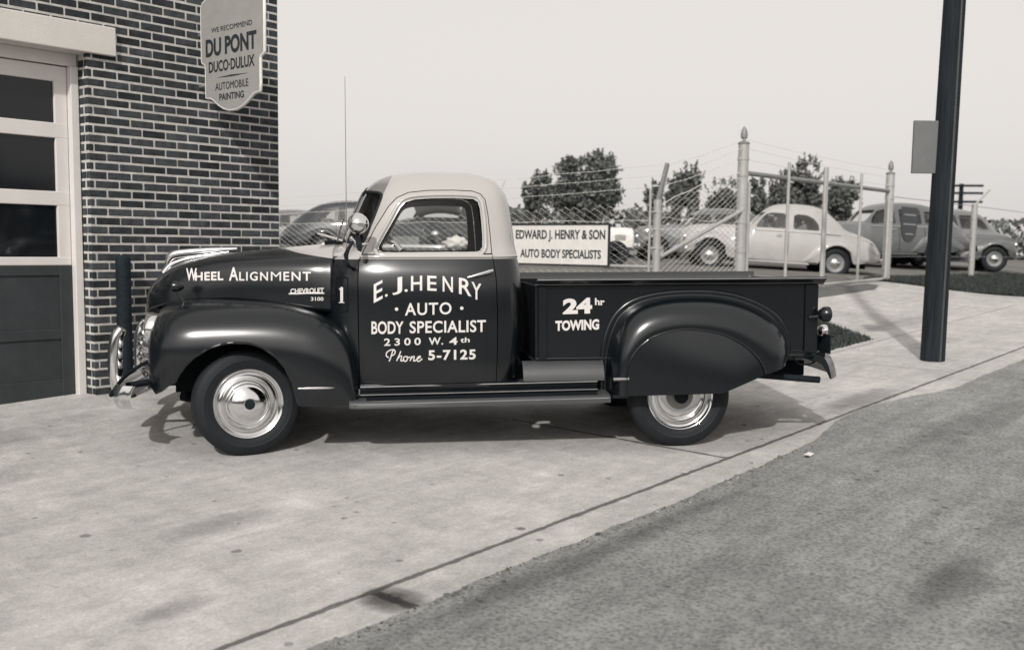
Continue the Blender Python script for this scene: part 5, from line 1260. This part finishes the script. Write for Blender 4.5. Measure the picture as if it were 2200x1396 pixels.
# ---- wheels
def wheel(x, y, side, steer, lug):
    w = bpy.data.objects.new('wheel', None); COL.objects.link(w); w.parent = truck; w.location = (x, y, .352)
    w.rotation_euler = (0, 0, steer + (0 if side < 0 else math.pi)); w.empty_display_size = .3
    hw = .082
    prof = [(.228, -.055), (.236, -.070), (.252, -.079), (.270, -.0835), (.286, -.0845), (.290, -.0865), (.295, -.0845), (.312, -.081), (.328, -.074), (.340, -.066), (.348, -.058), (.3525, -.048)]
    tread = [(.354, -.046), (.354, -.030), (.347, -.028), (.347, -.022), (.3555, -.020), (.3555, -.004), (.348, -.002), (.348, .002), (.3555, .004)]
    full = prof + tread + [(r, -a) for r, a in (prof + tread)[::-1][1:]]
    m = MB(); m.lathe(full, 72, 'Y'); ty = m.build('tyre', M['rubber'], w, smooth=32)
    m = MB(); m.lathe([(.232, -.062), (.236, -.070), (.230, -.078), (.222, -.074), (.214, -.060), (.204, -.052), (.196, -.056), (.188, -.066), (.178, -.068), (.170, -.058), (.163, -.045), (.155, -.042), (.150, -.050), (.142, -.056), (.10, -.055), (.001, -.052)], 64, 'Y'); m.build('rim', M['chrome'], w, smooth=60)
    m = MB(); m.lathe([(.232, .06), (.20, .05), (.10, .03), (.001, .03)], 40, 'Y'); m.build('brake_drum', M['black'], w, smooth=60)
    if not lug:
        m = MB(); m.lathe([(.138, -.058), (.136, -.072), (.126, -.082), (.118, -.080), (.112, -.084), (.095, -.098), (.070, -.110), (.045, -.117), (.038, -.118), (.001, -.119)], 56, 'Y')
        hc = m.build('hubcap', M['chrome'], w, smooth=60)
        m = MB(); m.lathe([(.034, -.1185), (.033, -.122), (.001, -.1225)], 32, 'Y'); m.build('hub_medallion', M['postdark'], w, smooth=50)
    else:
        m = MB(); m.lathe([(.095, -.056), (.085, -.062), (.05, -.066), (.046, -.10), (.038, -.112), (.001, -.114)], 40, 'Y'); m.build('hub', M['trimgrey'], w, smooth=50)
        m = MB(); m.lathe([(.047, -.09), (.047, -.112), (.040, -.120), (.001, -.122)], 32, 'Y'); m.build('hub_cap', M['postdark'], w, smooth=50)
    return w
ST = math.radians(19)
wheel(0, -.725, -1, ST, False); wheel(0, .725, 1, ST, False)
wheel(2.95, -.745, -1, 0, True); wheel(2.95, .745, 1, 0, True)

# ---- underbody
m = MB()
for y in (-.36, .36): m.bx(-.60, 4.0, y - .035, y + .035, .43, .54)
for x in (-.5, .7, 1.9, 3.2, 3.95): m.bx(x - .03, x + .03, -.33, .33, .44, .53)
m.tube([(2.95, -.66, .352), (2.95, .66, .352)], .045, 10); m.tube([(0, -.62, .33), (0, .62, .33)], .035, 8); m.lathe([(.001, -.12), (.10, -.08), (.13, 0), (.10, .08), (.001, .12)], 16, 'Y', (2.95, 0, .352))
m.bx(.62, 1.85, -.74, .74, .43, .46); m.bx(-.5, .58, -.40, .40, .45, .95); m.bx(1.2, 1.8, -.3, .3, .35, .43)
m.tube([(-.42, -.70, .40), (-.34, -.62, .37), (-.30, -.55, .37)], .035, 8)
m.build('chassis', M['black'], truck)
# ---- interior
m = MB()
m.grid(loft([[(1.30, y, .86), (1.28, y, .94), (1.45, y, .965), (1.60, y, .95), (1.66, y, 1.05), (1.70, y, 1.30), (1.74, y, 1.46), (1.79, y, 1.46), (1.80, y, 1.2)] for y in (-.66, -.3, .3, .66)], 8, 40)); m.build('seat', M['cloth'], truck, smooth=180)
m = MB(); m.bx(.80, .96, -.66, .66, 1.12, 1.33); m.build('dashboard', M['black'], truck, bevel=.03, seg=3)
sw = MB(); c_ = Vector((1.10, -.36, 1.33)); ax = Vector((.55, 0, .83)).normalized(); u_ = Vector((0, 1, 0)); w_ = ax.cross(u_)
sw.tube([c_ + (u_ * math.cos(t_) + w_ * math.sin(t_)) * .215 for t_ in lin(0, 2 * math.pi, 41)[:-1]], .012, 8, closed=True)
for a in (.2, math.pi - .2, -math.pi / 2): sw.tube([c_ - ax * .02, c_ + (u_ * math.cos(a) + w_ * math.sin(a)) * .21], .008, 6)
sw.tube([c_ - ax * .02, c_ - ax * .5], .02, 8); sw.build('steering_wheel', M['black'], truck, smooth=60)
# ---- spotlight on the pillar with its inside handle, mirror arm, aerial
m = MB(); c_ = Vector((.768, -.90, 1.535))
m.lathe([(.001, -.058), (.02, -.055), (.042, -.042), (.060, -.018), (.068, .008), (.070, .022), (.064, .030), (.001, .034)], 40, 'Y', c_); spot_ = m.build('spotlight', M['chrome'], truck, smooth=60)
m = MB(); m.tube([px_on(CABV, 757, 513, -.84, .12), px_on(CABV, 770, 528, -.82, .07), px_on(CABV, 800, 522, -.80, -.05)], .012, 8); m.lathe([(.001, -.02), (.014, -.014), (.016, .0), (.014, .014), (.001, .02)], 16, 'Y', px_on(CABV, 757, 513, -.84, .12)); m.build('spotlight_shaft', M['chrome'], spot_, smooth=60)
m = MB(); ya = -.90; g_ = lambda u, v, y=ya: Vector((tl(u, v, y)[0], y, tl(u, v, y)[1]))
m.prism([tl(u, v, -.89) for u, v in ((763, 492), (771, 502), (779, 528), (776, 541), (768, 538), (764, 520))], -.895, -.878); m.build('spotlight_yoke', M['postdark'], spot_, bevel=.003)
m = MB(); m.tube([g_(759, 518), g_(748, 535), g_(743, 548), g_(746, 566)], [.009, .013, .016, .009], 8); m.lathe([(.006, -.008), (.016, -.008), (.016, .008), (.006, .008)], 18, 'Y', g_(747, 570, -.80)); m.tube([g_(746, 566), g_(747, 570, -.80), g_(747, 570, -.74)], .010, 8); m.build('bracket_arm', M['postdark'], spot_, smooth=50)
m = MB(); h0 = Vector((1.0, -.62, 1.415)); m.tube([Vector((.955, -.62, 1.43)), h0, Vector((1.045, -.63, 1.36))], [.010, .014, .020], 8); m.build('spotlight_handle', M['lightpaint'], spot_, smooth=60)
m = MB(); ab = Vector((tl(745, 548, -.60)[0], -.60, tl(745, 548, -.60)[1])); at_ = Vector((tl(741, 165, -.60)[0], -.60, tl(741, 165, -.60)[1])); m.tube([ab - Vector((0, 0, .05)), ab, ab.lerp(at_, .4), at_], [.006, .0035, .0028, .0018], 6); m.build('aerial', M['trimgrey'], truck, smooth=60)
